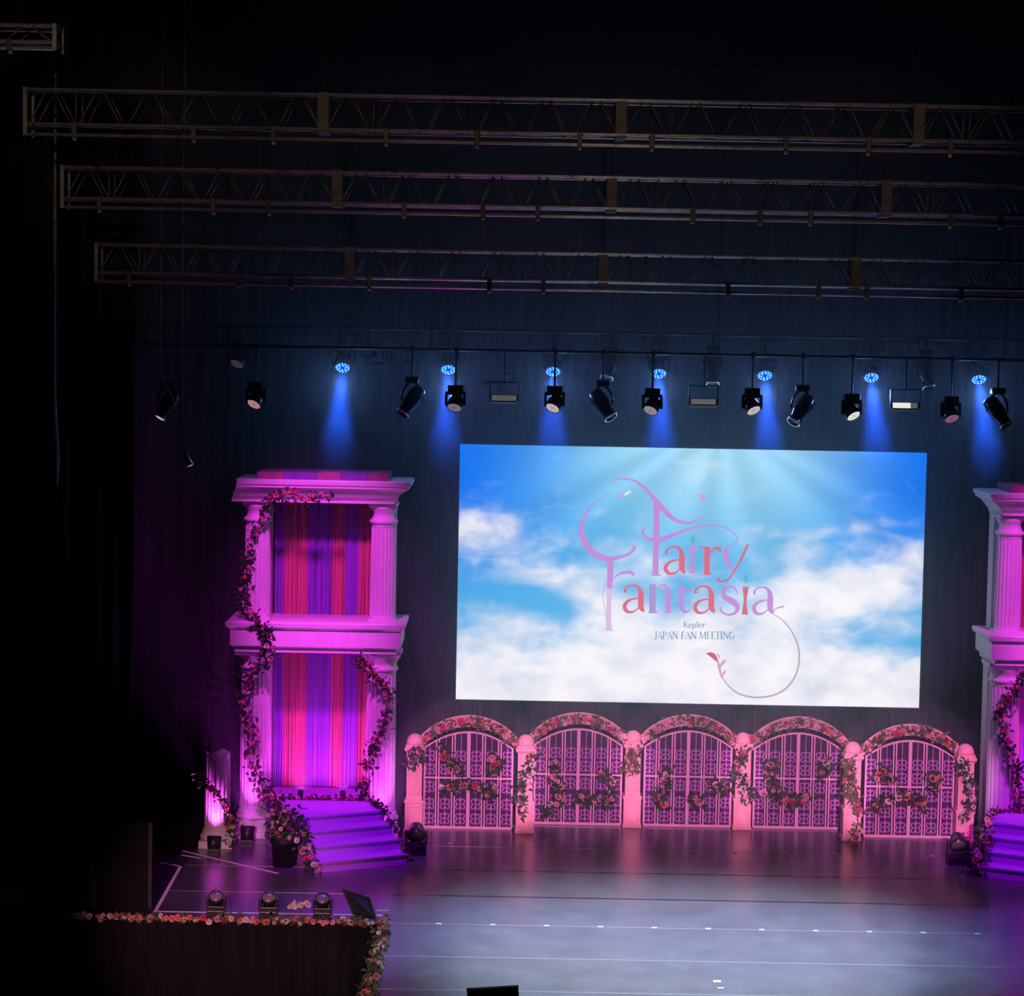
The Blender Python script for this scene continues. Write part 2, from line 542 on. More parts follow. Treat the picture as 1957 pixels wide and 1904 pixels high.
def sky_fields(u, v):
    """sky colour (without clouds) and cloud density of the screen picture at u right, v up"""
    d = math.hypot((u - 0.56) * 1.0, (v - 1.05) * 0.9)
    deep, mid, pale = srgb(0, 112, 240), srgb(72, 172, 230), srgb(170, 222, 244)
    side = sstep(0.15, 0.52, abs(u - 0.50)) * sstep(0.25, 0.9, v)
    c = [m + (p - m) * (1 - sstep(0.02, 0.55, d)) * 0.85 for m, p in zip(mid, pale)]
    c = [a + (b - a) * side for a, b in zip(c, deep)]
    ang = math.atan2(u - 0.56, 1.12 - v)
    ray = 0.5 + 0.5 * math.sin(ang * 17 + 0.8 * math.sin(ang * 9)) * (1 - sstep(0.2, 0.75, d))
    c = [min(1, a * (0.93 + 0.16 * ray) + 0.03 * ray * (1 - side)) for a in c]
    def g(cu, cv, su, sv, k, rot=0.0):
        x, y = u - cu, v - cv
        x, y = x * math.cos(rot) + y * math.sin(rot), -x * math.sin(rot) + y * math.cos(rot)
        return k * math.exp(-(x / su) ** 2 - (y / sv) ** 2)
    D = 1.0 * (1 - sstep(0.06, 0.36, v)) + 0.10 * (1 - sstep(0.4, 0.75, v)) - 0.12 * sstep(0.75, 1.0, v)
    D += g(0.03, 0.68, 0.10, 0.09, 0.75) + g(0.22, 0.48, 0.16, 0.055, 0.62, -0.55) + g(0.33, 0.36, 0.08, 0.07, 0.45)
    D += g(0.10, 0.30, 0.09, 0.06, 0.55) + g(0.40, 0.52, 0.10, 0.06, 0.45) + g(0.42, 0.28, 0.14, 0.09, 0.55)
    D += g(0.78, 0.42, 0.13, 0.11, 0.80) + g(0.92, 0.50, 0.13, 0.12, 0.75) + g(0.62, 0.36, 0.12, 0.10, 0.55)
    D += g(0.73, 0.60, 0.07, 0.08, 0.35) + g(0.85, 0.70, 0.12, 0.03, 0.35, 0.25) + g(0.52, 0.93, 0.05, 0.10, 0.45) + g(0.60, 0.20, 0.3, 0.12, 0.4)
    D += g(1.0, 0.62, 0.06, 0.06, 0.4) + g(0.3, 0.62, 0.22, 0.10, 0.22)
    D -= g(0.97, 0.25, 0.08, 0.035, 0.45) + g(0.10, 0.42, 0.08, 0.03, 0.15) + g(0.20, 0.36, 0.06, 0.05, 0.15) + g(0.78, 0.56, 0.06, 0.03, 0.2)
    return c, D


NU, NV = 80, 45
vs, fs, cols, dens = [], [], [], []
for j in range(NV + 1):
    for i in range(NU + 1):
        u, v = i / NU, j / NV
        vs.append((SX0 - lx + u * (SX1 - SX0), 0.0, SZ0 + v * (SZ1 - SZ0)))
        c, D = sky_fields(u, v)
        cols += [c[0], c[1], c[2], 1.0]
        dens.append(D)
for j in range(NV):
    for i in range(NU):
        a = j * (NU + 1) + i
        fs.append((a, a + 1, a + NU + 2, a + NU + 1))
m = bpy.data.materials.new('screen_picture')
m.use_nodes = True
nt = m.node_tree
nt.nodes.clear()
N = nt.nodes.new
out = N('ShaderNodeOutputMaterial')
em = N('ShaderNodeEmission')
em.inputs[1].default_value = 1.2
at1 = N('ShaderNodeAttribute'); at1.attribute_name = 'sky'
at2 = N('ShaderNodeAttribute'); at2.attribute_name = 'cloud'
tc = N('ShaderNodeTexCoord')
mp = N('ShaderNodeMapping'); mp.inputs['Scale'].default_value = (0.75, 1, 1.25)
n1 = N('ShaderNodeTexNoise'); n1.inputs['Scale'].default_value = 2.0; n1.inputs['Detail'].default_value = 9; n1.inputs['Roughness'].default_value = 0.56; n1.inputs['Distortion'].default_value = 0.35
n2 = N('ShaderNodeTexNoise'); n2.inputs['Scale'].default_value = 1.1; n2.inputs['Detail'].default_value = 7; n2.inputs['Roughness'].default_value = 0.6
nt.links.new(tc.outputs['Object'], mp.inputs[0])
nt.links.new(mp.outputs[0], n1.inputs['Vector'])
nt.links.new(mp.outputs[0], n2.inputs['Vector'])
ma = N('ShaderNodeMath'); ma.operation = 'MULTIPLY_ADD'; ma.inputs[1].default_value = 1.5; ma.inputs[2].default_value = -0.75
nt.links.new(n1.outputs['Fac'], ma.inputs[0])
ad = N('ShaderNodeMath'); ad.operation = 'ADD'
nt.links.new(ma.outputs[0], ad.inputs[0]); nt.links.new(at2.outputs['Fac'], ad.inputs[1])
ss = N('ShaderNodeMapRange'); ss.interpolation_type = 'SMOOTHSTEP'
ss.inputs['From Min'].default_value = 0.02; ss.inputs['From Max'].default_value = 1.08
nt.links.new(ad.outputs[0], ss.inputs['Value'])
cr = N('ShaderNodeValToRGB')
cr.color_ramp.elements[0].position = 0.32; cr.color_ramp.elements[0].color = (*srgb(205, 216, 238), 1)
cr.color_ramp.elements[1].position = 0.56; cr.color_ramp.elements[1].color = (*srgb(248, 246, 253), 1)
nt.links.new(n2.outputs['Fac'], cr.inputs[0])
mx = N('ShaderNodeMix'); mx.data_type = 'RGBA'
nt.links.new(ss.outputs[0], mx.inputs['Factor'])
nt.links.new(at1.outputs['Color'], mx.inputs['A'])
nt.links.new(cr.outputs[0], mx.inputs['B'])
nt.links.new(mx.outputs['Result'], em.inputs[0])
nt.links.new(em.outputs[0], out.inputs[0])
mb = MB().add(vs, fs)
dme = mb.mesh('display', m)
ca = dme.color_attributes.new('sky', 'FLOAT_COLOR', 'POINT')
ca.data.foreach_set('color', cols)
da = dme.attributes.new('cloud', 'FLOAT', 'POINT')
da.data.foreach_set('value', dens)
display = obj('display', dme, led)

# title drawn as flat shapes on the screen; unit = one quarter of a picture element of the artwork
INK = {'lilac': emit('ink_lilac', srgb(204, 142, 224)), 'violet': emit('ink_violet', srgb(176, 150, 220)), 'red': emit('ink_red', srgb(232, 100, 124)),
       'rose': emit('ink_rose', srgb(214, 112, 128)), 'teal': emit('ink_teal', srgb(84, 190, 208)), 'grey': emit('ink_grey', srgb(190, 170, 196)),
       'pale': emit('ink_pale', srgb(226, 196, 238)), 'blue': emit('ink_blue', srgb(104, 156, 192)), 'pink': emit('ink_pink', srgb(222, 165, 212)),
       'crimson': emit('ink_crimson', srgb(216, 82, 104)), 'white': emit('ink_white', srgb(244, 246, 252))}
LAYER = [0]


def art(cx, cy):
    px, py = 1080 + cx / 4.077, 890 + cy / 4.077
    return (-9.0579 + 0.009039 * px + 0.000217 * py - lx, 14.0384 + 0.00017 * px - 0.009081 * py)


def letter(name, ink, strokes, dx=0, dy=0, parent=None):
    mb = MB()
    for st in strokes:
        pts = spline([(p[0] + dx, p[1] + dy, p[2]) for p in st], 7) if len(st) > 2 else [(p[0] + dx, p[1] + dy, p[2]) for p in st]
        LAYER[0] += 1
        yy = -0.004 - 0.00015 * LAYER[0]
        vs, fs = [], []
        for i, (x, y, w) in enumerate(pts):
            a, b = pts[max(0, i - 1)], pts[min(len(pts) - 1, i + 1)]
            tx, ty = b[0] - a[0], b[1] - a[1]
            l = math.hypot(tx, ty) or 1
            nx, ny = -ty / l * max(w, 2) / 2, tx / l * max(w, 2) / 2
            for s in (-1, 1):
                X, Z = art(x + s * nx, y + s * ny)
                vs.append((X, yy, Z))
        for i in range(len(pts) - 1):
            fs.append((2 * i, 2 * i + 1, 2 * i + 3, 2 * i + 2))
        mb.add(vs, fs)
    return mb.build(name, INK[ink], parent or display)


letter('letter_F', 'lilac', [[(708, 262, 46), (712, 400, 50), (710, 560, 48), (706, 700, 46), (704, 852, 48)], [(668, 852, 10), (745, 852, 10)],
                             [(365, 118, 4), (450, 103, 11), (540, 118, 17), (620, 172, 22), (690, 252, 34), (770, 345, 44), (840, 412, 34), (905, 440, 24), (970, 445, 17), (1030, 425, 11), (1070, 395, 4)],
                             [(622, 478, 9), (606, 520, 18), (640, 563, 26), (712, 580, 36), (800, 557, 32), (900, 516, 24), (1010, 480, 16), (1120, 463, 11), (1220, 475, 9), (1305, 518, 8), (1342, 568, 7), (1328, 600, 6), (1268, 628, 5)]])
letter('letter_F', 'lilac', [[(345, 213, 3), (245, 275, 7), (165, 370, 17), (128, 480, 36), (152, 590, 46), (222, 680, 46), (320, 723, 38), (420, 713, 24), (500, 684, 20), (540, 642, 24), (530, 618, 20)],
                             [(352, 722, 52), (352, 800, 48), (350, 880, 46), (346, 960, 42)],
                             [(378, 878, 8), (430, 838, 15), (500, 828, 25), (538, 850, 24)], [(318, 905, 4), (292, 1010, 5), (308, 1110, 4), (322, 1260, 3)]])
letter('letter_stem', 'pale', [[(346, 955, 42), (340, 1060, 36), (338, 1170, 38), (340, 1280, 46)], [(308, 1282, 9), (374, 1282, 9)]])
A_TOP = [(467, 988, 24), (472, 955, 14), (518, 931, 13), (568, 945, 22), (590, 1000, 42), (590, 1095, 44), (615, 1136, 16)]
A_BOWL = [(580, 1030, 10), (502, 1046, 18), (462, 1090, 30), (482, 1134, 26), (532, 1136, 14), (580, 1098, 8)]
letter('letter_a', 'red', [A_TOP, A_BOWL], 320, -300)
letter('letter_i', 'lilac', [[(994, 622, 52), (991, 720, 24), (986, 836, 48)]])
letter('letter_flame', 'teal', [[(1002, 535, 3), (996, 572, 36), (992, 604, 5)]])
letter('letter_r', 'red', [[(1106, 632, 44), (1105, 740, 44), (1106, 842, 44)], [(1042, 636, 10), (1105, 636, 14)], [(1074, 845, 10), (1140, 845, 10)], [(1122, 690, 6), (1155, 645, 15), (1196, 645, 27), (1210, 664, 24)]])
letter('letter_y', 'lilac', [[(1272, 622, 12), (1250, 680, 36), (1272, 762, 36), (1318, 822, 14)]])
letter('letter_y', 'red', [[(1424, 612, 18), (1372, 722, 20), (1312, 830, 14), (1258, 892, 14), (1206, 898, 16), (1188, 874, 26)]])
letter('letter_a', 'red', [A_TOP, A_BOWL])
letter('letter_n', 'violet', [[(680, 922, 50), (680, 1030, 50), (680, 1140, 50)], [(648, 1143, 10), (722, 1143, 10)]])
letter('letter_n', 'lilac', [[(704, 962, 8), (752, 927, 13), (790, 947, 28), (802, 1010, 40), (802, 1140, 40)], [(770, 1143, 10), (838, 1143, 10)]])
letter('letter_t', 'lilac', [[(914, 912, 6), (908, 970, 30), (905, 1085, 36), (932, 1138, 24), (976, 1126, 7)], [(845, 982, 10), (912, 976, 16), (988, 968, 10)]])
letter('letter_a', 'red', [A_TOP, A_BOWL], 550, 6)
letter('letter_s', 'lilac', [[(1345, 996, 8), (1322, 953, 14), (1276, 940, 17), (1232, 970, 30), (1244, 1022, 42), (1300, 1054, 48), (1342, 1096, 38), (1328, 1142, 24), (1274, 1160, 15), (1222, 1140, 14), (1206, 1098, 10)]])
letter('letter_i', 'rose', [[(1406, 942, 52), (1403, 1050, 24), (1400, 1160, 52)]])
letter('letter_flame', 'teal', [[(1411, 845, 3), (1408, 882, 34), (1410, 914, 4)]])
letter('letter_a', 'lilac', [A_TOP, A_BOWL], 1008, 14)
letter('flourish_line', 'grey', [[(1612, 1150, 6), (1700, 1208, 8), (1780, 1315, 11), (1824, 1450, 13), (1810, 1600, 13), (1742, 1718, 13), (1640, 1785, 13), (1500, 1808, 13), (1370, 1785, 12), (1282, 1725, 10), (1228, 1655, 8)],
                                 [(1615, 1150, 5), (1645, 1112, 8), (1702, 1095, 16)]])
letter('flourish_leaf', 'crimson', [[(1103, 1463, 12), (1150, 1478, 38), (1196, 1535, 10)]])
letter('flourish_leaf', 'pink', [[(1188, 1515, 14), (1205, 1590, 22), (1222, 1662, 6)], [(1180, 1463, 4), (1196, 1480, 16), (1204, 1505, 4)], [(1248, 1518, 18), (1222, 1545, 22), (1205, 1580, 5)], [(1250, 1598, 14), (1235, 1620, 18), (1222, 1655, 4)]])
letter('flying_petal', 'pink', [[(405, 238, 6), (440, 232, 20), (478, 222, 6)], [(1040, 225, 10), (1070, 242, 34), (1095, 258, 8)], [(1058, 275, 6), (1072, 255, 24), (1088, 225, 6)]])
letter('flying_petal', 'white', [[(462, 232, 6), (488, 212, 22), (516, 196, 6)]])

CAPS = {'J': (0.5, [[(0.36, 0, 9), (0.36, 0.75, 9), (0.22, 1.02, 6), (0.0, 0.95, 9)], [(0.14, 0, 5), (0.52, 0, 5)]]),
        'A': (0.86, [[(0.04, 1, 3), (0.42, 0, 3)], [(0.40, 0, 5), (0.78, 1, 11)], [(0.2, 0.64, 4), (0.62, 0.64, 4)], [(-0.04, 1, 4), (0.2, 1, 4)], [(0.62, 1, 4), (0.92, 1, 4)]]),
        'P': (0.68, [[(0.16, 0, 10), (0.16, 1, 10)], [(0.0, 0, 4), (0.4, 0.0, 4), (0.62, 0.25, 9), (0.4, 0.52, 4), (0.18, 0.52, 4)], [(0.0, 1, 4), (0.34, 1, 4)]]),
        'N': (0.95, [[(0.12, 0, 4), (0.12, 1, 4)], [(0.12, 0, 10), (0.8, 1, 10)], [(0.8, 0, 4), (0.8, 1, 4)], [(-0.04, 0, 4), (0.22, 0, 4)], [(0.66, 0, 4), (0.95, 0, 4)], [(0.0, 1, 4), (0.26, 1, 4)]]),
        'F': (0.66, [[(0.16, 0, 10), (0.16, 1, 10)], [(0.0, 0.02, 4), (0.58, 0.02, 5)], [(0.16, 0.5, 4), (0.46, 0.5, 4)], [(0.0, 1, 4), (0.34, 1, 4)], [(0.57, 0.0, 4), (0.58, 0.2, 3)]]),
        'M': (1.12, [[(0.12, 0, 4), (0.08, 1, 4)], [(0.14, 0, 10), (0.5, 1, 8)], [(0.5, 1, 3), (0.88, 0, 4)], [(0.9, 0, 10), (0.94, 1, 10)], [(-0.04, 1, 4), (0.22, 1, 4)], [(0.8, 1, 4), (1.08, 1, 4)]]),
        'E': (0.70, [[(0.16, 0, 10), (0.16, 1, 10)], [(0.0, 0.02, 4), (0.58, 0.02, 5)], [(0.16, 0.5, 4), (0.46, 0.5, 4)], [(0.0, 0.98, 4), (0.62, 0.98, 5)]]),
        'T': (0.74, [[(0.36, 0, 10), (0.36, 1, 10)], [(0.0, 0.02, 5), (0.72, 0.02, 5)], [(0.2, 1, 4), (0.52, 1, 4)]]),
        'I': (0.40, [[(0.18, 0, 10), (0.18, 1, 10)], [(0.02, 0.0, 4), (0.34, 0.0, 4)], [(0.02, 1, 4), (0.34, 1, 4)]]),
        'G': (0.84, [[(0.74, 0.2, 4), (0.5, 0.0, 5), (0.16, 0.2, 9), (0.08, 0.5, 10), (0.2, 0.85, 8), (0.5, 1.0, 5), (0.72, 0.85, 5)], [(0.72, 0.58, 9), (0.72, 0.95, 9)], [(0.54, 0.58, 4), (0.86, 0.58, 4)]]),
        'K': (0.82, [[(0.16, 0, 9), (0.16, 1, 9)], [(0.7, 0, 3), (0.2, 0.55, 4)], [(0.3, 0.45, 5), (0.76, 1, 10)]]),
        'e': (0.56, [[(0.06, 0.66, 4), (0.5, 0.66, 4), (0.44, 0.44, 5), (0.24, 0.38, 5), (0.06, 0.66, 9), (0.2, 0.98, 6), (0.5, 0.9, 4)]]),
        'p': (0.62, [[(0.12, 0.38, 9), (0.12, 1.3, 9)], [(0.14, 0.5, 4), (0.36, 0.38, 5), (0.54, 0.68, 9), (0.36, 0.98, 5), (0.14, 0.9, 4)]]),
        '1': (0.40, [[(0.2, 0.0, 9), (0.2, 1, 9)], [(0.02, 0.16, 3), (0.18, 0.02, 5)]]),
        'r': (0.46, [[(0.12, 0.38, 9), (0.12, 1, 9)], [(0.14, 0.55, 4), (0.3, 0.4, 6), (0.44, 0.46, 8)]])}


def line_of_text(text, x0, x1, y0, y1, ink):
    tot = sum(CAPS[c][0] if c != ' ' else 0.4 for c in text)
    k = (x1 - x0) / tot
    x = x0
    for c in text:
        if c == ' ':
            x += 0.4 * k
            continue
        w, sts = CAPS[c]
        yk = y1 - y0
        letter('letter_' + (c if c != '1' else 'one'), ink, [[(x + p[0] * k, y0 + p[1] * yk, p[2] * 0.85) for p in st] for st in sts])
        x += w * k


line_of_text('Kep1er', 922, 1092, 1212, 1262, 'blue')
line_of_text('JAPAN FAN MEETING', 690, 1318, 1292, 1348, 'blue')

# ------------------------------------------------------------------ flowers


def rose_mesh(material, seed):
    rnd = random.Random(seed)
    mb = MB()
    for ring, (n, r0, r1, z0, z1) in enumerate(((5, 0.10, 0.52, -0.15, 0.12), (5, 0.08, 0.36, -0.12, 0.34), (4, 0.04, 0.20, -0.05, 0.42))):
        off = rnd.uniform(0, 6)
        for k in range(n):
            a = off + 2 * math.pi * k / n
            w = math.pi / n * 1.25
            vs = [(r0 * math.cos(a), r0 * math.sin(a), z0)]
            for da, rr, zz in ((-w, r1 * 0.86, z1 * 0.6), (-w * 0.5, r1 * 1.03, z1 * 1.05), (w * 0.5, r1 * 1.03, z1 * 1.0), (w, r1 * 0.86, z1 * 0.55)):
                j = rnd.uniform(0.92, 1.08)
                vs.append((rr * j * math.cos(a + da), rr * j * math.sin(a + da), zz))
            mid = (r1 * 0.62 * math.cos(a), r1 * 0.62 * math.sin(a), z0 + (z1 - z0) * 0.35)
            vs.append(mid)
            mb.add(vs, [(0, 1, 5), (5, 1, 2), (5, 2, 3), (5, 3, 4), (0, 5, 4)])
    return mb.mesh('rose', material, True)


ROSE_ME = [[rose_mesh(mm, 31 * i + s) for s in range(2)] for i, mm in enumerate(ROSES)]


def leaf_cloud(centres, n, spread, size, rnd, mb, flat=None):
    for _ in range(n):
        c = rnd.choice(centres)
        p = Vector(c) + Vector((rnd.gauss(0, spread), rnd.gauss(0, spread * (0.5 if flat is None else flat)), rnd.gauss(0, spread)))
        d = Vector((rnd.gauss(0, 1), rnd.gauss(0, 0.6) - 0.5, rnd.gauss(0, 1))).normalized()
        s = size * rnd.uniform(0.7, 1.35)
        w = d.cross(Vector((rnd.gauss(0, 1), rnd.gauss(0, 1), rnd.gauss(0, 1)))).normalized() * s * 0.3
        nrm = d.cross(w).normalized() * s * 0.12
        mb.add([p, p + d * s * 0.45 + w + nrm, p + d * s, p + d * s * 0.45 - w + nrm, p + d * s * 0.5], [(0, 4, 1), (1, 4, 2), (0, 3, 4), (3, 2, 4)])


def garland(name, label, path, n_rose, spread=0.05, rose=0.075, n_leaf=140, leaf=0.075, mix=(3, 2, 3, 1, 1), group='flower garlands on the set', cat='garland', seed=1,
            vine=True, rows=1, green=LEAF, smooth=True):
    rnd = random.Random(seed)
    base = Vector(path[0])
    t = thing(name, label, cat, base, 0, group)
    pts = [Vector(p) - base for p in (spline(path, 6) if smooth and len(path) > 2 else path)]
    # even samples along the path
    seg = [0.0]
    for a, b in zip(pts, pts[1:]):
        seg.append(seg[-1] + (b - a).length)
    L = seg[-1]

    def at(s):
        for i in range(len(pts) - 1):
            if s <= seg[i + 1]:
                k = (s - seg[i]) / max(1e-9, seg[i + 1] - seg[i])
                return pts[i].lerp(pts[i + 1], k)
        return pts[-1]
    if vine:
        MB().tube(pts, 0.009, 5).build('vine', VINE, t)
    cs = [at(L * rnd.random()) for _ in range(60)]
    mb = MB()
    leaf_cloud(cs, n_leaf, spread, leaf, rnd, mb)
    tag(mb.build('foliage', green, t), kind='stuff')
    for i in range(n_rose):
        q = at(L * (i + rnd.uniform(0.1, 0.9)) / n_rose)
        q = q + Vector((rnd.gauss(0, spread * 0.7), -abs(rnd.gauss(0, spread * 0.4)) - 0.02, rnd.gauss(0, spread * 0.7)))
        ci = rnd.choices(range(5), mix)[0]
        o = obj('rose', ROSE_ME[ci][rnd.randrange(2)], t, q)
        s = rose * rnd.uniform(0.75, 1.3)
        o.scale = (s, s, s)
        o.rotation_euler = (R(72) + rnd.gauss(0, 0.45), rnd.gauss(0, 0.4), rnd.uniform(-0.6, 0.6))
    return t


# ------------------------------------------------------------------ garden gates and posts


def outer(x):
    return 1.935 - (1.075 - math.sqrt(max(0.0, 1.075 ** 2 - x * x)))


def inner(x):
    return 1.67 - 0.28 * (x / 0.75) ** 2


def strip_arch(mb, f0, f1, x0, x1, y0, y1, n=28):
    vs, fs = [], []
    for i in range(n + 1):
        x = x0 + (x1 - x0) * i / n
        vs += [(x, y0, f0(x)), (x, y0, f1(x)), (x, y1, f1(x)), (x, y1, f0(x))]
    for i in range(n):
        a = i * 4
        for k in range(4):
            fs.append((a + k, a + 4 + k, a + 4 + (k + 1) % 4, a + (k + 1) % 4))
    fs += [(0, 1, 2, 3), (n * 4 + 3, n * 4 + 2, n * 4 + 1, n * 4)]
    mb.add(vs, fs)
    return mb


def ornament_mesh():
    mb = MB()
    mb.lathe([(0.004, -0.120), (0.022, -0.07), (0.010, -0.03), (0.026, 0.0), (0.010, 0.03), (0.030, 0.075), (0.003, 0.124)], 6)
    for sx in (-1, 1):
        for sz in (-1, 1):
            pts = []
            for k in range(7):
                a = R(-80 + 250 * k / 6)
                r = 0.042 - 0.003 * k
                pts.append((sx * (0.045 + r * math.cos(a) * 0.9), 0, sz * (0.055 + r * math.sin(a))))
            mb.tube(pts, [0.013, 0.013, 0.013, 0.012, 0.011, 0.010, 0.008], 4)
    mb.box(-0.07, 0.07, -0.006, 0.006, -0.006, 0.006)
    return mb.mesh('ornament', ORNAMENT)


ORN = ornament_mesh()
gate = thing('garden_gate', '', 'gate')
a_ = MB()
strip_arch(a_, lambda x: outer(x) - 0.17, outer, -0.86, 0.86, -0.05, 0.05)
arch_band = a_.build('arch', GATEPINK, gate)
r_ = MB()
xs = [-0.86 + 1.72 * i / 32 for i in range(33)]
r_.tube([(x, -0.05, outer(x)) for x in xs], 0.022, 6)
r_.build('arch_rim', GATEPINK, arch_band, True)
r_ = MB()
r_.tube([(x, -0.05, outer(x) - 0.17) for x in xs], 0.014, 6)
r_.build('arch_rim', GATEPINK, arch_band, True)
strip_arch(MB(), lambda x: inner(x) - 0.03, inner, -0.75, 0.75, -0.02, 0.02).build('curved_top_rail', GATEBAR, gate)
MB().bevbox(-0.75, 0.75, -0.028, 0.028, 0.0, 0.045, 0.006).build('bottom_rail', GATEBAR, gate)
MB().bevbox(-0.735, 0.735, -0.022, 0.022, 0.855, 0.885, 0.005).build('middle_rail', GATEBAR, gate)
MB().bevbox(-0.03, 0.03, -0.028, 0.028, 0.03, 1.655, 0.006).build('centre_stile', GATEBAR, gate)
for s in (-1, 1):
    MB().bevbox(s * 0.742 - 0.015, s * 0.742 + 0.015, -0.024, 0.024, 0.03, 1.39, 0.004).build('side_stile', GATEBAR, gate)
    for x in (0.232, 0.278, 0.500, 0.546):
        MB().box(s * x - 0.011, s * x + 0.011, -0.016, 0.016, 0.04, inner(x) - 0.02).build('bar', GATEBAR, gate)
    for x in (0.13, 0.39, 0.655):
        MB().tube([(s * x, 0.012, 1.34), (s * x, 0.012, inner(x) - 0.02)], 0.008, 5).build('bar', ORNAMENT, gate)
        for z in (0.17, 0.42, 0.71, 1.01, 1.24):
            obj('ornament', ORN, gate, (s * x, 0.012, z))
strip_arch(MB(), lambda x: 0.03, lambda x: inner(x) - 0.01, -0.745, 0.745, 0.06, 0.075, 16).build('backing_board', BACKING, gate)

GATES = [(-0.65, 37.65, 'leftmost pink arched garden gate, beside the tall tower'), (1.22, 38.15, 'second pink arched garden gate from the left'),
         (3.10, 38.15, 'middle pink arched garden gate under the screen'), (4.98, 38.15, 'fourth pink arched garden gate from the left'),
         (6.80, 37.60, 'rightmost pink arched garden gate')]
GG = 'row of arched garden gates'
for i, (x, y, lab) in enumerate(GATES):
    g = gate if i == 0 else copy_tree(gate)
    g.location = (x, y, 0)
    tag(g, lab, 'gate', GG)

post = thing('gate_post', '', 'post')
MB().bevbox(-0.165, 0.165, -0.165, 0.165, 0.0, 0.06, 0.012).build('plinth', GATEPINK, post)
ped = MB().bevbox(-0.15, 0.15, -0.15, 0.15, 0.05, 0.52, 0.008).bevbox(-0.165, 0.165, -0.165, 0.165, 0.50, 0.555, 0.012).build('pedestal', GATEPINK, post)
sh = MB().bevbox(-0.13, 0.13, -0.13, 0.13, 0.55, 1.36, 0.008).build('shaft', GATEPINK, post)
for par, z0, z1, w in ((ped, 0.10, 0.46, 0.105), (sh, 0.64, 1.28, 0.088)):
    fy = -0.15 if par is ped else -0.13
    for (xa, xb, za, zb) in ((-w, -w + 0.022, z0, z1), (w - 0.022, w, z0, z1), (-w, w, z0, z0 + 0.022), (-w, w, z1 - 0.022, z1)):
        MB().bevbox(xa, xb, fy - 0.012, fy + 0.004, za, zb, 0.004).build('panel_moulding', GATEPINK, par)
cap = MB().loft4([(-0.13, 0.13, -0.13, 0.13, 1.355), (-0.165, 0.165, -0.165, 0.165, 1.40), (-0.165, 0.165, -0.165, 0.165, 1.44), (-0.14, 0.14, -0.14, 0.14, 1.455),
                  (-0.145, 0.145, -0.145, 0.145, 1.49)])
cap.build('cap', GATEPINK, post)
MB().lathe([(0.14, 1.485), (0.145, 1.52), (0.128, 1.58), (0.09, 1.63), (0.04, 1.655), (0.002, 1.66)], 20).build('dome', GATEPINK, post, True)
POSTS = [(-1.55, 37.4, 'leftmost pink gate post with a dome cap, next to the tower'), (0.31, 37.5, 'second pink gate post, between the first and second gates'),
         (2.15, 38.1, 'third pink gate post, left of the middle gate'), (4.03, 38.1, 'fourth pink gate post, right of the middle gate'),
         (5.80, 37.4, 'fifth pink gate post, left of the rightmost gate'), (7.69, 37.4, 'rightmost pink gate post beside the floor lamp')]
for i, (x, y, lab) in enumerate(POSTS):
    g = post if i == 0 else copy_tree(post)
    g.location = (x, y, 0)
    tag(g, lab, 'post', 'pink posts between the gates')

# garlands: arches, posts, gate fronts
WHICH = ['leftmost', 'second', 'middle', 'fourth', 'rightmost']
for i, (x, y, _) in enumerate(GATES):
    path = [(x + xx, y - 0.10, outer(xx) - 0.09) for xx in [-0.80 + 1.6 * k / 12 for k in range(13)]]
    garland('flower_garland', f'rose and leaf garland along the arch of the {WHICH[i]} gate', path, 28, 0.04, 0.095, 330, 0.085, (6, 2, 3, 2, 0.4), 'garlands on the gate arches', seed=100 + i, green=LEAF2)
SPR = [  # sprays on the gate fronts, x and z from each gate's own centre
    [[(-0.42, 1.45), (-0.40, 1.28), (-0.28, 1.12), (-0.12, 0.98)], [(0.40, 1.25), (0.50, 1.14), (0.40, 1.05), (0.48, 0.95)], [(-0.50, 0.66), (-0.20, 0.75), (0.10, 0.76), (0.30, 0.62), (0.42, 0.72), (0.35, 0.55)]],
    [[(-0.40, 1.12), (-0.38, 0.98), (-0.42, 0.82), (-0.30, 0.68), (-0.35, 0.45), (-0.55, 0.22)], [(0.05, 0.52), (0.20, 0.44), (0.34, 0.50), (0.50, 0.42), (0.60, 0.52)], [(0.40, 0.92), (0.55, 0.82), (0.58, 0.70)]],
    [[(-0.36, 1.02), (-0.40, 0.90), (-0.42, 0.72), (-0.50, 0.50), (-0.35, 0.35)], [(0.45, 0.78), (0.55, 0.68), (0.68, 0.72)], [(0.10, 0.52), (0.16, 0.40), (0.24, 0.48)]],
    [[(-0.52, 1.15), (-0.42, 1.05), (-0.50, 0.92), (-0.40, 0.85)], [(-0.60, 0.60), (-0.40, 0.68), (-0.20, 0.52), (0.05, 0.50), (0.18, 0.62)], [(0.40, 1.20), (0.48, 1.10), (0.40, 0.98)]],
    [[(-0.60, 1.02), (-0.45, 1.12), (-0.30, 0.95)], [(-0.62, 0.50), (-0.45, 0.62), (-0.15, 0.72), (0.05, 0.64), (0.20, 0.68), (0.25, 0.48)], [(0.32, 1.08), (0.45, 1.00), (0.40, 0.82)]]]
POS = [['upper left', 'upper right', 'lower'], ['left', 'lower right', 'right-hand'], ['left', 'right', 'small lower'], ['upper left', 'lower', 'upper right'], ['upper left', 'lower', 'right']]
for i, (x, y, _) in enumerate(GATES):
    for k, sp in enumerate(SPR[i]):
        garland('flower_spray', f'{POS[i][k]} spray of roses on the bars of the {WHICH[i]} gate', [(x + a, y - 0.07, z) for a, z in sp], 2 + int(1.3 * len(sp)), 0.04, 0.105,
                30 * len(sp), 0.105, (6, 1.2, 3, 1, 0.5), 'rose sprays on the gate bars', 'flower spray', seed=200 + i * 5 + k)
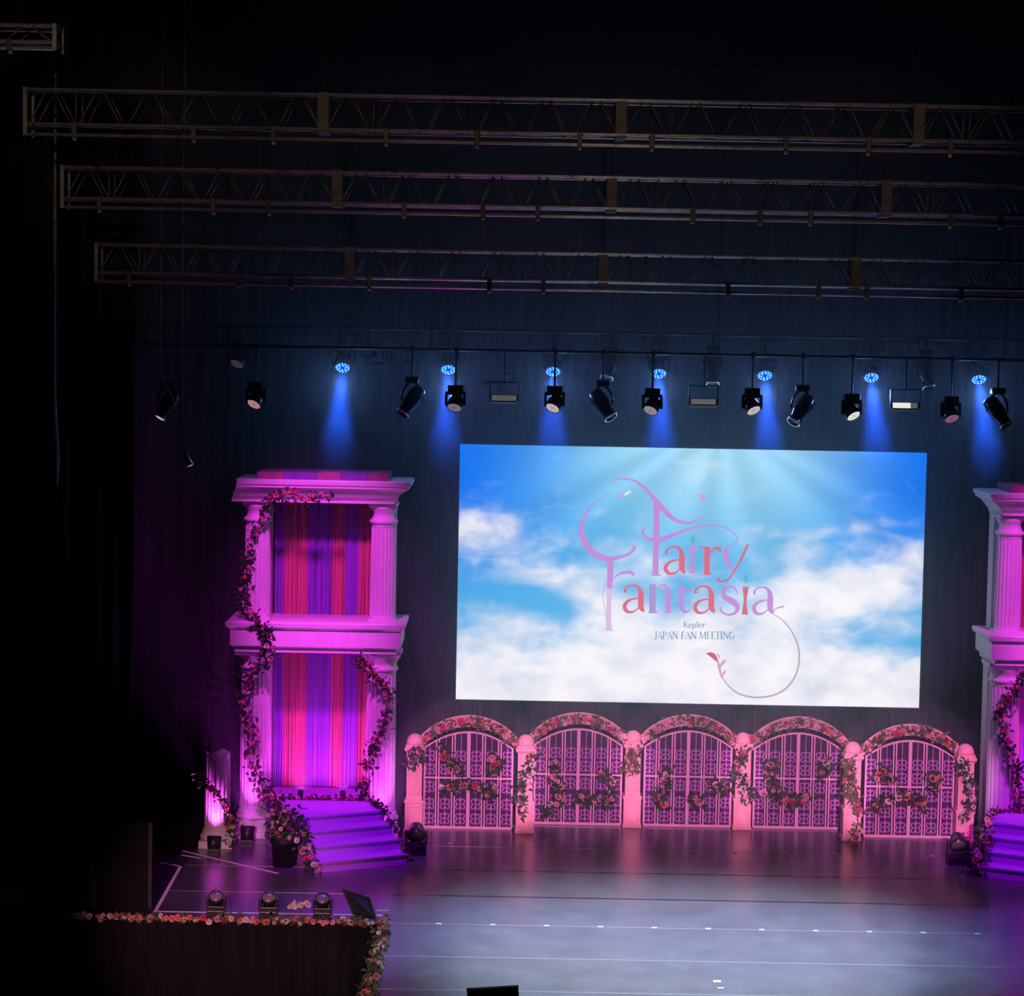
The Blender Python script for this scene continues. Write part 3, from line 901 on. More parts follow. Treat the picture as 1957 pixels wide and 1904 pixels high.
for i, (x, y, _) in enumerate(POSTS):
    rnd = random.Random(300 + i)
    top, bot = [(1.42, 1.15), (1.36, 0.35), (1.38, 1.0), (1.36, 0.55), (1.38, 0.05), (1.36, 0.42)][i]
    path = [(x + 0.09 * math.sin(5 * k / 5.0 + i), y - 0.18, top + (bot - top) * k / 5) for k in range(6)]
    garland('flower_garland', f'leafy rose vine hanging down the {["leftmost", "second", "third", "fourth", "fifth", "rightmost"][i]} gate post', path, [8, 12, 7, 11, 16, 18][i], 0.045, 0.085,
            [190, 240, 170, 240, 380, 230][i], 0.095, (3, 2, 3, 1, 1 if i < 5 else 3), 'vines on the gate posts', seed=310 + i, green=LEAF2 if i in (4, 2) else LEAF)

# ------------------------------------------------------------------ towers


def column_mb(r, z0, z1, flutes=20):
    mb = MB()
    n = flutes * 4
    prof = []
    vs, fs = [], []
    H = z1 - z0
    zs = [(z0, 1.02, 0), (z0 + 0.05, 1.0, 0), (z0 + 0.08, 1.0, 1), (z0 + H * 0.5, 0.985, 1), (z1 - 0.08, 0.93, 1), (z1 - 0.05, 0.93, 0), (z1, 0.94, 0)]
    for z, k, fl in zs:
        for i in range(n):
            a = 2 * math.pi * i / n
            rr = r * k * (1 - (0.075 if (fl and i % 4 in (1, 2)) else (0.02 if fl and i % 4 == 3 else 0)))
            vs.append((rr * math.cos(a), rr * math.sin(a), z))
    for j in range(len(zs) - 1):
        for i in range(n):
            a, b = j * n + i, j * n + (i + 1) % n
            fs.append((a, b, b + n, a + n))
    fs.append(tuple(range(n - 1, -1, -1)))
    fs.append(tuple(range((len(zs) - 1) * n, len(zs) * n)))
    return mb.add(vs, fs)


YC = 36.9   # line of the column centres
PH = 0.68   # platform height


def flip(me_obj):
    """mirror a mesh in its own x and turn its faces back"""
    me_obj.data.transform(Matrix.Diagonal((-1, 1, 1, 1)))
    me_obj.data.flip_normals()


def tower(cx, mirror, label):
    t = thing('stage_tower', label, 'tower', (cx, YC, 0), 0, 'two-storey classical towers')
    made = []

    def B(mb, name, material, parent=t, smooth=False):
        o = mb.build(name, material, parent, smooth)
        if mirror:
            flip(o)
        made.append(o)
        return o
    LX, RX = -1.04, 1.03       # column centres, from the middle of the tower at x = -3.13
    for x in (LX, RX):
        # lower storey
        B(MB().bevbox(x - 0.33, x + 0.33, -0.33, 0.33, 0.0, 0.10, 0.01).bevbox(x - 0.29, x + 0.29, -0.29, 0.29, 0.10, 0.30, 0.01), 'pedestal', PLASTER)
        B(MB().lathe([(0.30, 0.30), (0.32, 0.33), (0.31, 0.37), (0.275, 0.39), (0.285, 0.42), (0.26, 0.45)], 32, Matrix.Translation((x, 0, 0))), 'column_base', PLASTER, t, True)
        c = column_mb(0.255, 0.45, 2.80)
        c.v = [(a + x, b, z) for a, b, z in c.v]
        B(c, 'column_shaft', PLASTER)
        cap_ = B(MB().lathe([(0.245, 2.79), (0.27, 2.81), (0.27, 2.85), (0.245, 2.87), (0.25, 2.93), (0.29, 3.00), (0.315, 3.03), (0.32, 3.06)], 32, Matrix.Translation((x, 0, 0))), 'capital', PLASTER, t, True)
        B(MB().loft4([(x - 0.31, x + 0.31, -0.31, 0.31, 3.04), (x - 0.33, x + 0.33, -0.33, 0.33, 3.08), (x - 0.33, x + 0.33, -0.33, 0.33, 3.13)]), 'abacus', PLASTER, cap_)
        # upper storey
        B(MB().bevbox(x - 0.235, x + 0.235, -0.235, 0.235, 3.60, 3.66, 0.008), 'column_base', PLASTER)
        c = column_mb(0.215, 3.64, 5.24)
        c.v = [(a + x, b, z) for a, b, z in c.v]
        B(c, 'column_shaft', PLASTER)
        cap_ = B(MB().lathe([(0.20, 5.22), (0.235, 5.24), (0.235, 5.285), (0.20, 5.30), (0.175, 5.36), (0.18, 5.42), (0.225, 5.47), (0.23, 5.51)], 32, Matrix.Translation((x, 0, 0))), 'capital', PLASTER, t, True)
        B(MB().loft4([(x - 0.21, x + 0.21, -0.21, 0.21, 5.50), (x - 0.24, x + 0.24, -0.24, 0.24, 5.53), (x - 0.24, x + 0.24, -0.24, 0.24, 5.575)]), 'abacus', PLASTER, cap_)
        # square piers behind the columns
        B(MB().bevbox(x - 0.19, x + 0.20, 0.42, 0.80, 0.0, 3.12, 0.01), 'pier', PLASTER)
        B(MB().bevbox(x - 0.17, x + 0.18, 0.42, 0.78, 3.5, 5.58, 0.01), 'pier', PLASTER)
    # ledge between the storeys
    x0, x1 = -1.36, 1.29
    prof = [(0.0, 3.11), (0.0, 3.19), (0.05, 3.215), (0.07, 3.22), (0.07, 3.49), (0.10, 3.52), (0.13, 3.535), (0.14, 3.60), (0.12, 3.62)]
    B(MB().loft4([(x0 - o * 1.0, x1 + o, -0.38 - o, 0.85, z) for o, z in prof]), 'ledge', PLASTER)
    # crowning cornice, its outer end cut on the slant
    prof = [(0.0, 5.565), (0.0, 5.61), (0.02, 5.63), (0.05, 5.66), (0.10, 5.73), (0.18, 5.79), (0.23, 5.82), (0.23, 5.855), (0.26, 5.87), (0.27, 5.93), (0.20, 5.945)]
    B(MB().loft4([(-1.44 + o * 0.42, 1.22 + o, -0.30 - o, 0.85, z) for o, z in prof]), 'cornice', PLASTER)
    for k, (xa, xb) in enumerate(((-1.03, -0.60), (-0.60, -0.05), (-0.05, 0.34), (0.34, 0.78), (0.78, 1.12))):
        B(MB().bevbox(xa, xb - 0.004, -0.34, 0.7, 5.94, 6.06, 0.006), 'attic_panel', (mat('dull_rose_paint', (0.30, 0.12, 0.18), 0.7, vary=0.2), mat('dull_violet_paint', (0.16, 0.08, 0.30), 0.7, vary=0.2))[k % 2])
    # string curtains of both storeys
    bands = [(-0.82, -0.66, 1), (-0.66, -0.27, 0), (-0.27, 0.14, 1), (0.14, 0.35, 0), (0.35, 0.59, 1), (0.59, 0.80, 0)]
    rnd = random.Random(5 if mirror else 4)
    for zb, zt in ((PH + 0.02, 3.14), (3.60, 5.62)):
        for a, b, pc in bands:
            mb = MB()
            n = int((b - a) / 0.0075)
            for k in range(n):
                x = a + (b - a) * (k + 0.5) / n
                y = 0.66 + rnd.uniform(-0.018, 0.018) + 0.02 * math.sin(x * 40)
                w = rnd.uniform(0.0035, 0.0055)
                sw = rnd.uniform(-0.01, 0.01)
                tw = rnd.uniform(-0.6, 0.6)
                dx, dy = w * math.cos(tw), w * math.sin(tw)
                mb.add([(x + sw - dx, y - dy, zb), (x + sw + dx, y + dy, zb), (x + dx, y + dy, zt), (x - dx, y - dy, zt)], [(0, 1, 2, 3)])
            o = B(mb, 'string_curtain', STR_PURPLE if pc else STR_ORANGE)
            o['kind'] = 'stuff'
        B(MB().box(-0.84, 0.84, 0.63, 0.69, zt - 0.03, zt), 'curtain_rail', PLASTER)
        B(MB().box(-0.86, 0.86, 0.72, 0.74, zb - 0.1, zt), 'backing_cloth', VELVET)
    return t


TOWX = -3.13
tl = tower(TOWX, False, 'tall white two-storey tower with striped string curtains left of the screen')
tr = tower(6.10 - TOWX, True, 'tall white two-storey tower cut by the right edge of the picture')


def mir(p, on, s=5.75):
    return (s - p[0], *p[1:]) if on else tuple(p)


def stairs(on, label):
    a, b = Vector((math.cos(R(27)), math.sin(R(27)))), Vector((-math.sin(R(27)), math.cos(R(27))))
    R0 = Vector((-1.53, 34.98))
    W, T, RI = 1.58, 0.32, 0.17
    org = mir((R0.x, R0.y, 0), on)
    t = thing('stage_steps', label, 'steps', org, 0, 'carpeted steps up to the towers')

    def build(mb, name, material):
        o = mb.build(name, material, t)
        if on:
            flip(o)
        return o

    def P(q):
        q = q - R0
        return (q.x, q.y)
    for k in range(3):
        p0, p1 = R0 + b * (T * k), R0 + b * (T * 3.2)
        body = [P(p0 - a * W), P(p0), P(p1), P(p1 - a * W)]
        build(MB().prism(body, RI * k, RI * (k + 1) - 0.025), 'riser', STEPCLOTH)
        q0, q1 = p0 - b * 0.025, R0 + b * (T * (k + 1) + 0.02)
        build(MB().prism([P(q0 - a * W), P(q0), P(q1), P(q1 - a * W)], RI * (k + 1) - 0.025, RI * (k + 1)), 'tread', STEPCLOTH)
    f = R0 + b * (T * 3)
    poly = [P(f - a * W), P(f), P(Vector((-2.20, 36.50))), P(Vector((-2.20, 36.58))), P(Vector((-3.93, 36.58))), P(Vector((-3.93, 36.3)))]
    build(MB().prism(poly, 0.0, PH - 0.03), 'platform', STEPCLOTH)
    g = f - b * 0.025
    poly = [P(g - a * W), P(g), P(Vector((-2.22, 36.50))), P(Vector((-2.22, 36.56))), P(Vector((-3.90, 36.56))), P(Vector((-3.90, 36.3)))]
    build(MB().prism(poly, PH - 0.03, PH), 'platform_top', STEPCLOTH)
    inner_ = [P(Vector((-3.93, 36.58))), P(Vector((-2.36, 36.58))), P(Vector((-2.36, 37.62))), P(Vector((-3.93, 37.62)))]
    build(MB().prism(inner_, PH - 0.05, PH), 'threshold', STEPCLOTH)
    return t


stairs(False, 'lilac carpeted steps turned towards centre stage before the left tower')
stairs(True, 'lilac carpeted steps at the right edge of the picture')

for on in (False, True):
    side = 'right' if on else 'left'
    sd = 50 if on else 0

    def gp(pts):
        return [mir(p, on, 5.75 if pts[0][2] < 1 else 6.10) for p in pts]
    garland('flower_garland', f'rose garland draped from the cornice down the outer column of the {side} tower',
            gp([(-2.95, 36.22, 5.70), (-3.25, 36.24, 5.66), (-3.6, 36.26, 5.72), (-3.9, 36.32, 5.60), (-4.05, 36.55, 5.40), (-4.18, 36.6, 5.1), (-4.28, 36.62, 4.75), (-4.34, 36.64, 4.3), (-4.36, 36.64, 3.95), (-4.2, 36.5, 3.68), (-4.0, 36.36, 3.5), (-3.95, 36.38, 3.2)]),
            46, 0.055, 0.075, 520, 0.085, (3, 2, 2, 1, 1), 'garlands on the towers', seed=400 + sd)
    garland('flower_garland', f'rose garland winding down the lower outer column of the {side} tower',
            gp([(-3.85, 36.42, 3.1), (-4.15, 36.45, 2.85), (-4.35, 36.55, 2.4), (-4.30, 36.55, 2.0), (-4.15, 36.55, 1.75), (-4.25, 36.55, 1.4), (-4.05, 36.55, 1.0), (-4.0, 36.5, 0.75)]),
            38, 0.07, 0.075, 420, 0.085, (3, 2, 3, 1, 3), 'garlands on the towers', seed=410 + sd)
    garland('flower_garland', f'rose garland winding down the lower inner column of the {side} tower',
            gp([(-2.42, 36.42, 3.05), (-2.25, 36.42, 2.85), (-2.0, 36.55, 2.5), (-1.95, 36.58, 2.25), (-2.05, 36.56, 1.9), (-2.2, 36.55, 1.55), (-2.3, 36.55, 1.2), (-2.36, 36.55, 0.75)]),
            30, 0.055, 0.075, 380, 0.085, (3, 3, 2, 1, 0.5), 'garlands on the towers', seed=420 + sd)
    garland('flower_garland', f'thin garland along the back of the platform of the {side} tower',
            gp([(-3.88, 36.5, PH + 0.03), (-3.3, 36.52, PH + 0.03), (-2.7, 36.52, PH + 0.03), (-2.25, 36.5, PH + 0.03)]),
            16, 0.02, 0.055, 200, 0.06, (1, 1, 1, 2, 0), 'garlands on the steps', seed=430 + sd)
    garland('flower_garland', f'thin garland down the centre-stage side of the {side} steps',
            gp([(-2.22, 36.45, PH + 0.03), (-2.02, 35.85, PH + 0.03), (-1.82, 35.55, 0.56), (-1.68, 35.28, 0.40), (-1.56, 35.02, 0.22), (-1.48, 34.9, 0.06)]),
            12, 0.025, 0.06, 190, 0.065, (1, 1, 2, 1, 1), 'garlands on the steps', seed=440 + sd)
    garland('flower_garland', f'thick rose garland down the outer side of the {side} steps',
            gp([(-3.88, 36.42, PH + 0.05), (-3.72, 35.9, PH + 0.05), (-3.48, 35.25, PH + 0.05), (-3.32, 34.95, 0.55), (-3.14, 34.6, 0.38), (-3.0, 34.32, 0.22), (-2.97, 34.22, 0.06)]),
            34, 0.07, 0.08, 260, 0.085, (4, 2, 3, 2, 2), 'garlands on the steps', seed=450 + sd)

# broken column stub with its garland
stub = thing('broken_column', 'short broken white column wound with roses at far left', 'column', (-4.68, 36.05, 0))
MB().bevbox(-0.27, 0.27, -0.27, 0.27, 0.0, 0.12, 0.01).build('plinth', PLASTER, stub)
MB().lathe([(0.26, 0.12), (0.28, 0.16), (0.27, 0.20), (0.235, 0.22), (0.245, 0.26), (0.215, 0.30)], 32).build('base_moulding', PLASTER, stub, True)
c = column_mb(0.21, 0.30, 1.56)
n_ = 80
vv = []
for i, (x, y, z) in enumerate(c.v):
    if z > 1.45:
        z = z - 0.05 + 0.045 * math.sin(x * 24) + 0.05 * x / 0.2 + 0.03 * math.sin(y * 31)
    vv.append((x, y, z))
c.v = vv
c.build('shaft', PLASTER, stub)
garland('flower_garland', 'rose garland slanting across the broken column', [(-4.98, 35.80, 1.22), (-4.86, 35.78, 1.05), (-4.70, 35.78, 0.92), (-4.54, 35.80, 0.75), (-4.45, 35.82, 0.55), (-4.42, 35.82, 0.3), (-4.40, 35.80, 0.06)],
        22, 0.045, 0.075, 210, 0.08, (2, 4, 2, 1, 2), 'garlands on the towers', seed=470)

# flower pot at the foot of the left steps
pot = thing('flower_pot', 'black tub of mixed roses at the outer foot of the left steps', 'flower pot', (-3.46, 34.72, 0))
MB().lathe([(0.17, 0.0), (0.20, 0.36), (0.225, 0.37), (0.225, 0.43), (0.20, 0.43), (0.19, 0.36), (0.02, 0.34)], 28, None, True).build('tub', POTBLACK, pot, True)
rnd = random.Random(77)
mb = MB()
leaf_cloud([(rnd.gauss(0, 0.13), rnd.gauss(0, 0.10), rnd.uniform(0.45, 0.85)) for _ in range(40)], 260, 0.05, 0.10, rnd, mb, 1.0)
tag(mb.build('foliage', LEAF, pot), kind='stuff')
for i in range(26):
    q = (rnd.gauss(0, 0.14), rnd.gauss(-0.08, 0.09), rnd.uniform(0.45, 0.92))
    o = obj('rose', ROSE_ME[rnd.choices(range(5), (3, 1, 3, 2, 4))[0]][i % 2], pot, q)
    s = rnd.uniform(0.05, 0.09)
    o.scale = (s, s, s)
    o.rotation_euler = (R(65) + rnd.gauss(0, 0.4), rnd.gauss(0, 0.4), rnd.uniform(-0.6, 0.6))
# bouquet at the foot of the right steps
garland('flower_bunch', 'loose bunch of pink roses by the left foot of the right steps', [(7.62, 35.2, 0.75), (7.52, 35.05, 0.5), (7.45, 34.95, 0.28), (7.4, 34.85, 0.1)], 16, 0.07, 0.10, 130, 0.09,
        (3, 1, 3, 2, 1), 'garlands on the steps', 'bouquet', seed=480)

# flowers along the stage edge
garland('flower_garland', 'long rose garland along the front edge of the left stage', [(-6.9 + 0.26 * k, FRONT - 0.02, 0.02) for k in range(21)], 88, 0.028, 0.075, 620, 0.075, (4, 5, 4, 2, 3),
        'garlands on the stage edge', seed=500, green=LEAF2, smooth=False)
garland('flower_garland', 'rose garland running down the side edge of the thrust towards the audience', [(TX0 - 0.01, FRONT - 0.2 * k, 0.01) for k in range(26)], 84, 0.05, 0.085, 760, 0.085, (4, 3, 4, 1, 2),
        'garlands on the stage edge', seed=510, green=LEAF2, smooth=False)
garland('flower_garland', 'end of the rose garland on the right corner of the thrust', [(TX1 + 0.0, FRONT - 0.25 * k, 0.01) for k in range(12)], 34, 0.05, 0.085, 300, 0.085, (4, 3, 4, 1, 2),
        'garlands on the stage edge', seed=520, green=LEAF2, smooth=False)
garland('flower_bunch', 'white blossoms lying between the second and third floor lamps', [(-3.12, 31.85, 0.09), (-3.02, 31.86, 0.12), (-2.9, 31.88, 0.12), (-2.82, 31.88, 0.14)], 14, 0.025, 0.07, 24, 0.05, (0, 0, 1, 0, 6),
        'flowers lying on the stage', 'bouquet', seed=530)

# ------------------------------------------------------------------ lanterns


def lens_frame(direction):
    d = Vector(direction).normalized()
    return d.to_track_quat('Z', 'Y').to_matrix().to_4x4()


def wash_head(name, label, head, direction, hang, lens_mat, group, cat='stage light', beads=None, r=0.135, top=None, floor=False):
    """moving wash light: base, yoke, head, lens; the head's centre at `head`, hung from z = top or standing on the floor"""
    hx, hy, hz = head
    loc = (hx, hy, 0.0) if floor else (hx, hy, top)
    t = thing(name, label, cat, loc, 0, group)
    C = Vector(head) - Vector(loc)
    m = Matrix.Translation(C) @ lens_frame(direction)
    hd = MB().lathe([(r * 0.45, -r * 1.25), (r * 0.72, -r * 1.1), (r * 0.92, -r * 0.55), (r * 1.02, 0.0), (r * 1.06, r * 0.45), (r * 1.04, r * 0.72), (r * 0.93, r * 0.74), (r * 0.93, r * 0.62)], 24, m).build('head', GLOSSBLACK, t, True)
    MB().lathe([(r * 0.935, r * 0.60), (r * 0.935, r * 0.66), (0.001, r * 0.70)], 24, m).build('lens', lens_mat, hd, True)
    if beads:
        mb = MB()
        for n, rr, off in ((12, 0.74, 0.0), (6, 0.42, 0.3)):
            for k in range(n):
                a = 2 * math.pi * k / n + off
                bp = m @ Matrix.Translation((r * rr * math.cos(a), r * rr * math.sin(a), r * 0.70))
                mb.lathe([(r * 0.13, 0.0), (r * 0.10, r * 0.05), (0.002, r * 0.07)], 8, bp)
        mb.build('led_ring', beads, hd, True)
    # yoke: two arms and a bridge
    zb = 0.09 if floor else -0.06
    br = C.z - r * 1.25 if floor else C.z + r * 1.35
    yk = MB()
    for s in (-1, 1):
        yk.bevbox(C.x + s * r * 1.18 - 0.022, C.x + s * r * 1.18 + 0.022, C.y - 0.05, C.y + 0.05, min(C.z - 0.04, br), max(C.z + 0.04, br), 0.01)
    yk.bevbox(C.x - r * 1.3, C.x + r * 1.3, C.y - 0.06, C.y + 0.06, br - 0.03, br + 0.03, 0.012)
    yk.build('yoke', PLASTIC, t)
    if floor:
        MB().bevbox(-r * 1.25, r * 1.25, -r * 1.1, r * 1.1, 0.0, max(br - 0.02, 0.05), 0.015).build('base', PLASTIC, t)
    else:
        MB().bevbox(-r * 1.0, r * 1.0, -r * 0.8, r * 0.8, br + 0.02, br + 0.13, 0.015).build('base', PLASTIC, t)
        MB().tube([(0, 0, br + 0.12), (0, 0, 0.0)], 0.018, 8).build('drop_arm', DARKSTEEL, t)
        MB().bevbox(-0.03, 0.03, -0.045, 0.045, -0.05, 0.05, 0.008).build('hook_clamp', DARKSTEEL, t)
    return t


def bar(label, y, z, x0, x1):
    t = thing('lighting_bar', label, 'lighting bar', (x0, y, z), 0, 'black lighting bars over the set')
    L = x1 - x0
    MB().tube([(0, 0, 0), (L, 0, 0)], 0.024, 10).build('pipe', DARKSTEEL, t, True)
    wm = MB().tube([(0, 0, 0), (0, 0, 15.99 - z)], 0.006, 5).mesh('suspension_wire', DARKSTEEL)
    for k in range(5):
        obj('suspension_wire', wm, t, (0.4 + (L - 0.8) * k / 4, 0, 0))


ZB, ZF = 8.42, 8.10
bar('rear black lighting bar carrying the blue wash lights', 37.3, ZB, -6.2, 13.0)
bar('front black lighting bar carrying the unlit lamps', 36.6, ZF, -6.4, 13.0)

LENS_BLUE = emit('lens_blue_glow', (0.0, 0.03, 0.75), 1.4)
BEAD_BLUE = emit('bead_blue_white', (0.10, 0.42, 1.0), 2.6)
for i, x in enumerate((-2.84, -1.09, 0.64, 2.39, 4.14, 5.90, 7.68)):
    d = Vector((0.0, -0.62, -0.78))
    t = wash_head('wash_light', f'{ORD[i]} glowing blue wash light from the left in the high row', (x, 37.3, 7.84), d, True, LENS_BLUE, 'glowing blue wash lights', beads=BEAD_BLUE, r=0.135, top=ZB)
    p = Vector((x, 37.3, 7.84)) + d.normalized() * 0.14
    tgt = p + d * 5
    o = lamp('blue_beam', p, tgt, 2100, BLUE, 26, 0.8, 0.08)
    o.location = Vector((x, 37.3, 7.84)) - Vector((x, 37.3, ZB)) + d.normalized() * 0.14
    o.parent = t
    sd_ = bpy.data.lights.new('blue_haze_fill', 'POINT')   # point lamp added to lift the haze around the row
    sd_.energy = 17
    sd_.color = (0.22, 0.42, 1.0)
    sd_.shadow_soft_size = 0.12
    o = bpy.data.objects.new('blue_haze_fill', sd_)
    COL.objects.link(o)
    o.location = Vector((0, 0, 7.84 - ZB)) + d.normalized() * 0.45
    o.parent = t

for i, (x, z, dx, col, st) in enumerate(((-4.19, 7.22, -0.35, (0.75, 0.36, 0.42), 0.5), (-0.95, 7.23, -0.15, (0.5, 0.42, 0.55), 0.30), (0.66, 7.25, -0.35, (0.8, 0.62, 0.68), 0.6),
                                         (2.25, 7.24, -0.35, (0.6, 0.5, 0.62), 0.42), (3.87, 7.27, 0.35, (0.8, 0.72, 0.76), 0.6), (5.49, 7.21, 0.4, (0.92, 0.88, 0.84), 0.75), (7.10, 7.20, 0.2, (0.55, 0.22, 0.45), 0.35))):
    lm = emit(f'lens_dim_{i}', col, st * 0.8)
    bm2 = emit(f'lens_dim_bead_{i}', col, st * 1.4)
    wash_head('wash_light', f'{ORD[i]} from the left of the lower lamps with a dim {["pink", "mauve", "pale", "mauve", "pale", "white", "magenta"][i]} lens', (x, 36.6, z), (dx, -0.55, -0.75), True, lm, 'dim wash lights of the lower row', beads=bm2, r=0.125, top=ZF)
wash_head('wash_light', 'barely lit lamp high up left of the blue row', (-4.56, 37.3, 7.86), (-0.3, -0.55, -0.75), True, emit('lens_off', (0.08, 0.055, 0.075), 0.5), 'dim wash lights of the lower row', r=0.125, top=ZB)

# profile spots hanging black between the wash lights


def spot_head(label, head, tilt, top, scale=1.0, lit=None):
    hx, hy, hz = head
    t = thing('profile_spot', label, 'stage light', (hx, hy, top), 0, 'black profile spots between the wash lights')
    C = Vector((0, 0, hz - top))
    d = Vector((math.sin(tilt), -0.45, -math.cos(tilt))).normalized()
    m = Matrix.Translation(C) @ lens_frame(d)
    s = scale
    hd = MB().lathe([(0.09 * s, -0.26 * s), (0.125 * s, -0.22 * s), (0.135 * s, -0.05 * s), (0.125 * s, 0.10 * s), (0.105 * s, 0.16 * s), (0.105 * s, 0.24 * s), (0.115 * s, 0.25 * s), (0.115 * s, 0.28 * s), (0.095 * s, 0.28 * s), (0.09 * s, 0.25 * s)], 24, m).build('barrel', GLOSSBLACK, t, True)
    MB().lathe([(0.118 * s, 0.262 * s), (0.122 * s, 0.272 * s), (0.118 * s, 0.285 * s), (0.098 * s, 0.285 * s)], 24, m, False).build('front_rim', CHROME, hd, True)
    MB().lathe([(0.092 * s, 0.255 * s), (0.06 * s, 0.265 * s), (0.002, 0.27 * s)], 20, m).build('lens', lit or GLOSSBLACK, hd, True)
    br = C.z + 0.30 * s
    pts = [(0.17 * s * math.cos(a), 0, C.z + (0.30 * s) * math.sin(a)) for a in [math.pi * k / 10 for k in range(11)]]
    MB().tube(pts, 0.018, 6).build('yoke', GLOSSBLACK, t, True)
    MB().bevbox(-0.11, 0.11, -0.09, 0.09, br - 0.01, br + 0.09, 0.012).build('base', PLASTIC, t)
    MB().tube([(0, 0, br + 0.08), (0, 0, 0.0)], 0.018, 8).build('drop_arm', DARKSTEEL, t)
    MB().bevbox(-0.03, 0.03, -0.045, 0.045, -0.05, 0.05, 0.008).build('hook_clamp', DARKSTEEL, t)


for lab, h, tl_, tp in (('black profile spot with bright rim hanging at the far left', (-5.62, 36.6, 7.12), -0.5, ZF), ('black profile spot left of the second blue light', (-1.66, 36.6, 7.26), -0.6, ZF),
                        ('black profile spot above the screen between second and third pale lamps', (1.44, 36.6, 7.26), 0.6, ZF), ('black profile spot above the screen right of centre', (4.68, 36.6, 7.24), -0.6, ZF),
                        ('black profile spot at the far right of the lower row', (7.86, 36.6, 7.26), 0.55, ZF), ('black profile spot high between the fourth and fifth blue lights', (3.28, 37.3, 7.86), 0.0, ZB),
                        ('black profile spot high between the sixth and seventh blue lights', (6.80, 37.3, 7.86), 0.2, ZB), ('black profile spot high between the third and fourth blue lights', (1.60, 37.3, 7.92), -0.3, ZB)):
    spot_head(lab, h, tl_, tp, 1.0, emit('lens_glint_white', (0.75, 0.82, 0.84), 0.55) if h[0] < -5 else None)  # far left lens glows to stand in for bright glints

# strip lights
for lab, x, fr_, st in (('dim grey strip light above the left part of the screen', -0.16, 1.0, 0.10), ('dim grey strip light above the middle of the screen', 3.08, 1.0, 0.13), ('brightly lit white strip light above the right part of the screen', 6.36, 0.72, 0.95)):
    t = thing('strip_light', lab, 'stage light', (x, 36.6, ZF), 0, 'strip lights on the front bar')
    z = 7.33 - ZF
    m = Matrix.Translation((0, 0, z)) @ Matrix.Rotation(R(-25), 4, 'X')
    MB().bevbox(-0.22, 0.22, 0.0, 0.10, -0.065, 0.065, 0.01, m).build('housing', PLASTIC, t)
    MB().box(-0.20, -0.20 + 0.40 * fr_, -0.012, 0.0, -0.045, 0.045, m).build('lens_plate', emit('strip_%g' % st, (0.9, 0.86, 0.84), st), t)
    if fr_ < 1:
        MB().box(-0.20 + 0.40 * fr_ + 0.004, 0.20, -0.012, 0.0, -0.045, 0.045, m).build('lens_plate', emit('strip_grey', (0.5, 0.48, 0.5), 0.2), t)
    for s in (-1, 1):
        MB().bevbox(s * 0.235 - 0.008, s * 0.235 + 0.008, -0.03, 0.06, z - 0.04, z + 0.26, 0.003).build('bracket', PLASTIC, t)
    MB().bevbox(-0.243, 0.243, -0.03, 0.06, z + 0.25, z + 0.265, 0.003).build('bracket', PLASTIC, t)
    MB().tube([(0, 0, z + 0.26), (0, 0, 0)], 0.016, 8).build('drop_arm', DARKSTEEL, t)

# hanging cables with small lanterns at the dark left
for lab, pts, end in (('thin cable looping down to the far left profile spot', [(-5.72, 36.4, 15.99), (-5.72, 36.4, 13.0), (-5.72, 36.4, 9.0), (-5.71, 36.4, 7.75), (-5.60, 36.45, 7.40), (-5.52, 36.5, 7.2)], None),
                      ('thin cable hanging below and right of the far left spot', [(-5.31, 36.0, 15.99), (-5.31, 36.0, 13.0), (-5.31, 36.0, 8.0), (-5.28, 36.0, 6.84), (-5.18, 36.0, 6.59), (-5.16, 36.0, 6.42)], (-5.2, 36.0, 6.25))):
    t = thing('hanging_cable', lab, 'cable', pts[0], 0, 'cables hanging in the left wing')
    b0 = Vector(pts[0])
    MB().tube([Vector(q) - b0 for q in spline(pts, 5)], 0.009, 5).build('cable', mat('grey_cable', (0.20, 0.19, 0.19), 0.5), t, True)
    if end:
        e = Vector(end) - b0
        MB().lathe([(0.02, 0.14), (0.045, 0.10), (0.05, 0.0), (0.065, -0.08), (0.06, -0.085)], 14, Matrix.Translation(e) @ Matrix.Rotation(R(-25), 4, 'Y')).build('lantern', CHROME, t, True)
        MB().lathe([(0.058, -0.084), (0.03, -0.092), (0.002, -0.095)], 14, Matrix.Translation(e) @ Matrix.Rotation(R(-25), 4, 'Y')).build('lens', emit('lens_glint_white', (0.75, 0.82, 0.84), 0.55), t, True)  # lens glow stands in for a white glint
t = thing('hanging_drape_roll', 'long rolled cloth, toned grey for caught light, hanging at the dark left wing', 'drape', (-6.74, 33.0, 6.0))
MB().tube([(0.05, 0, 0), (0.04, 0, 0.35), (0.02, 0, 0.7), (0, 0, 1.3), (0, 0, 2.6), (0, 0, 6.0)], [0.012, 0.05, 0.05, 0.032, 0.022, 0.018], 10).build('roll', mat('black_cloth_lit', (0.34, 0.36, 0.40), 0.8, vary=0.4, scale=8), t, True)  # grey tone stands in for light caught by black cloth
MB().tube([(0, 0, 6.0), (0, 0, 10.0)], 0.008, 6).build('cord', DARKSTEEL, t)

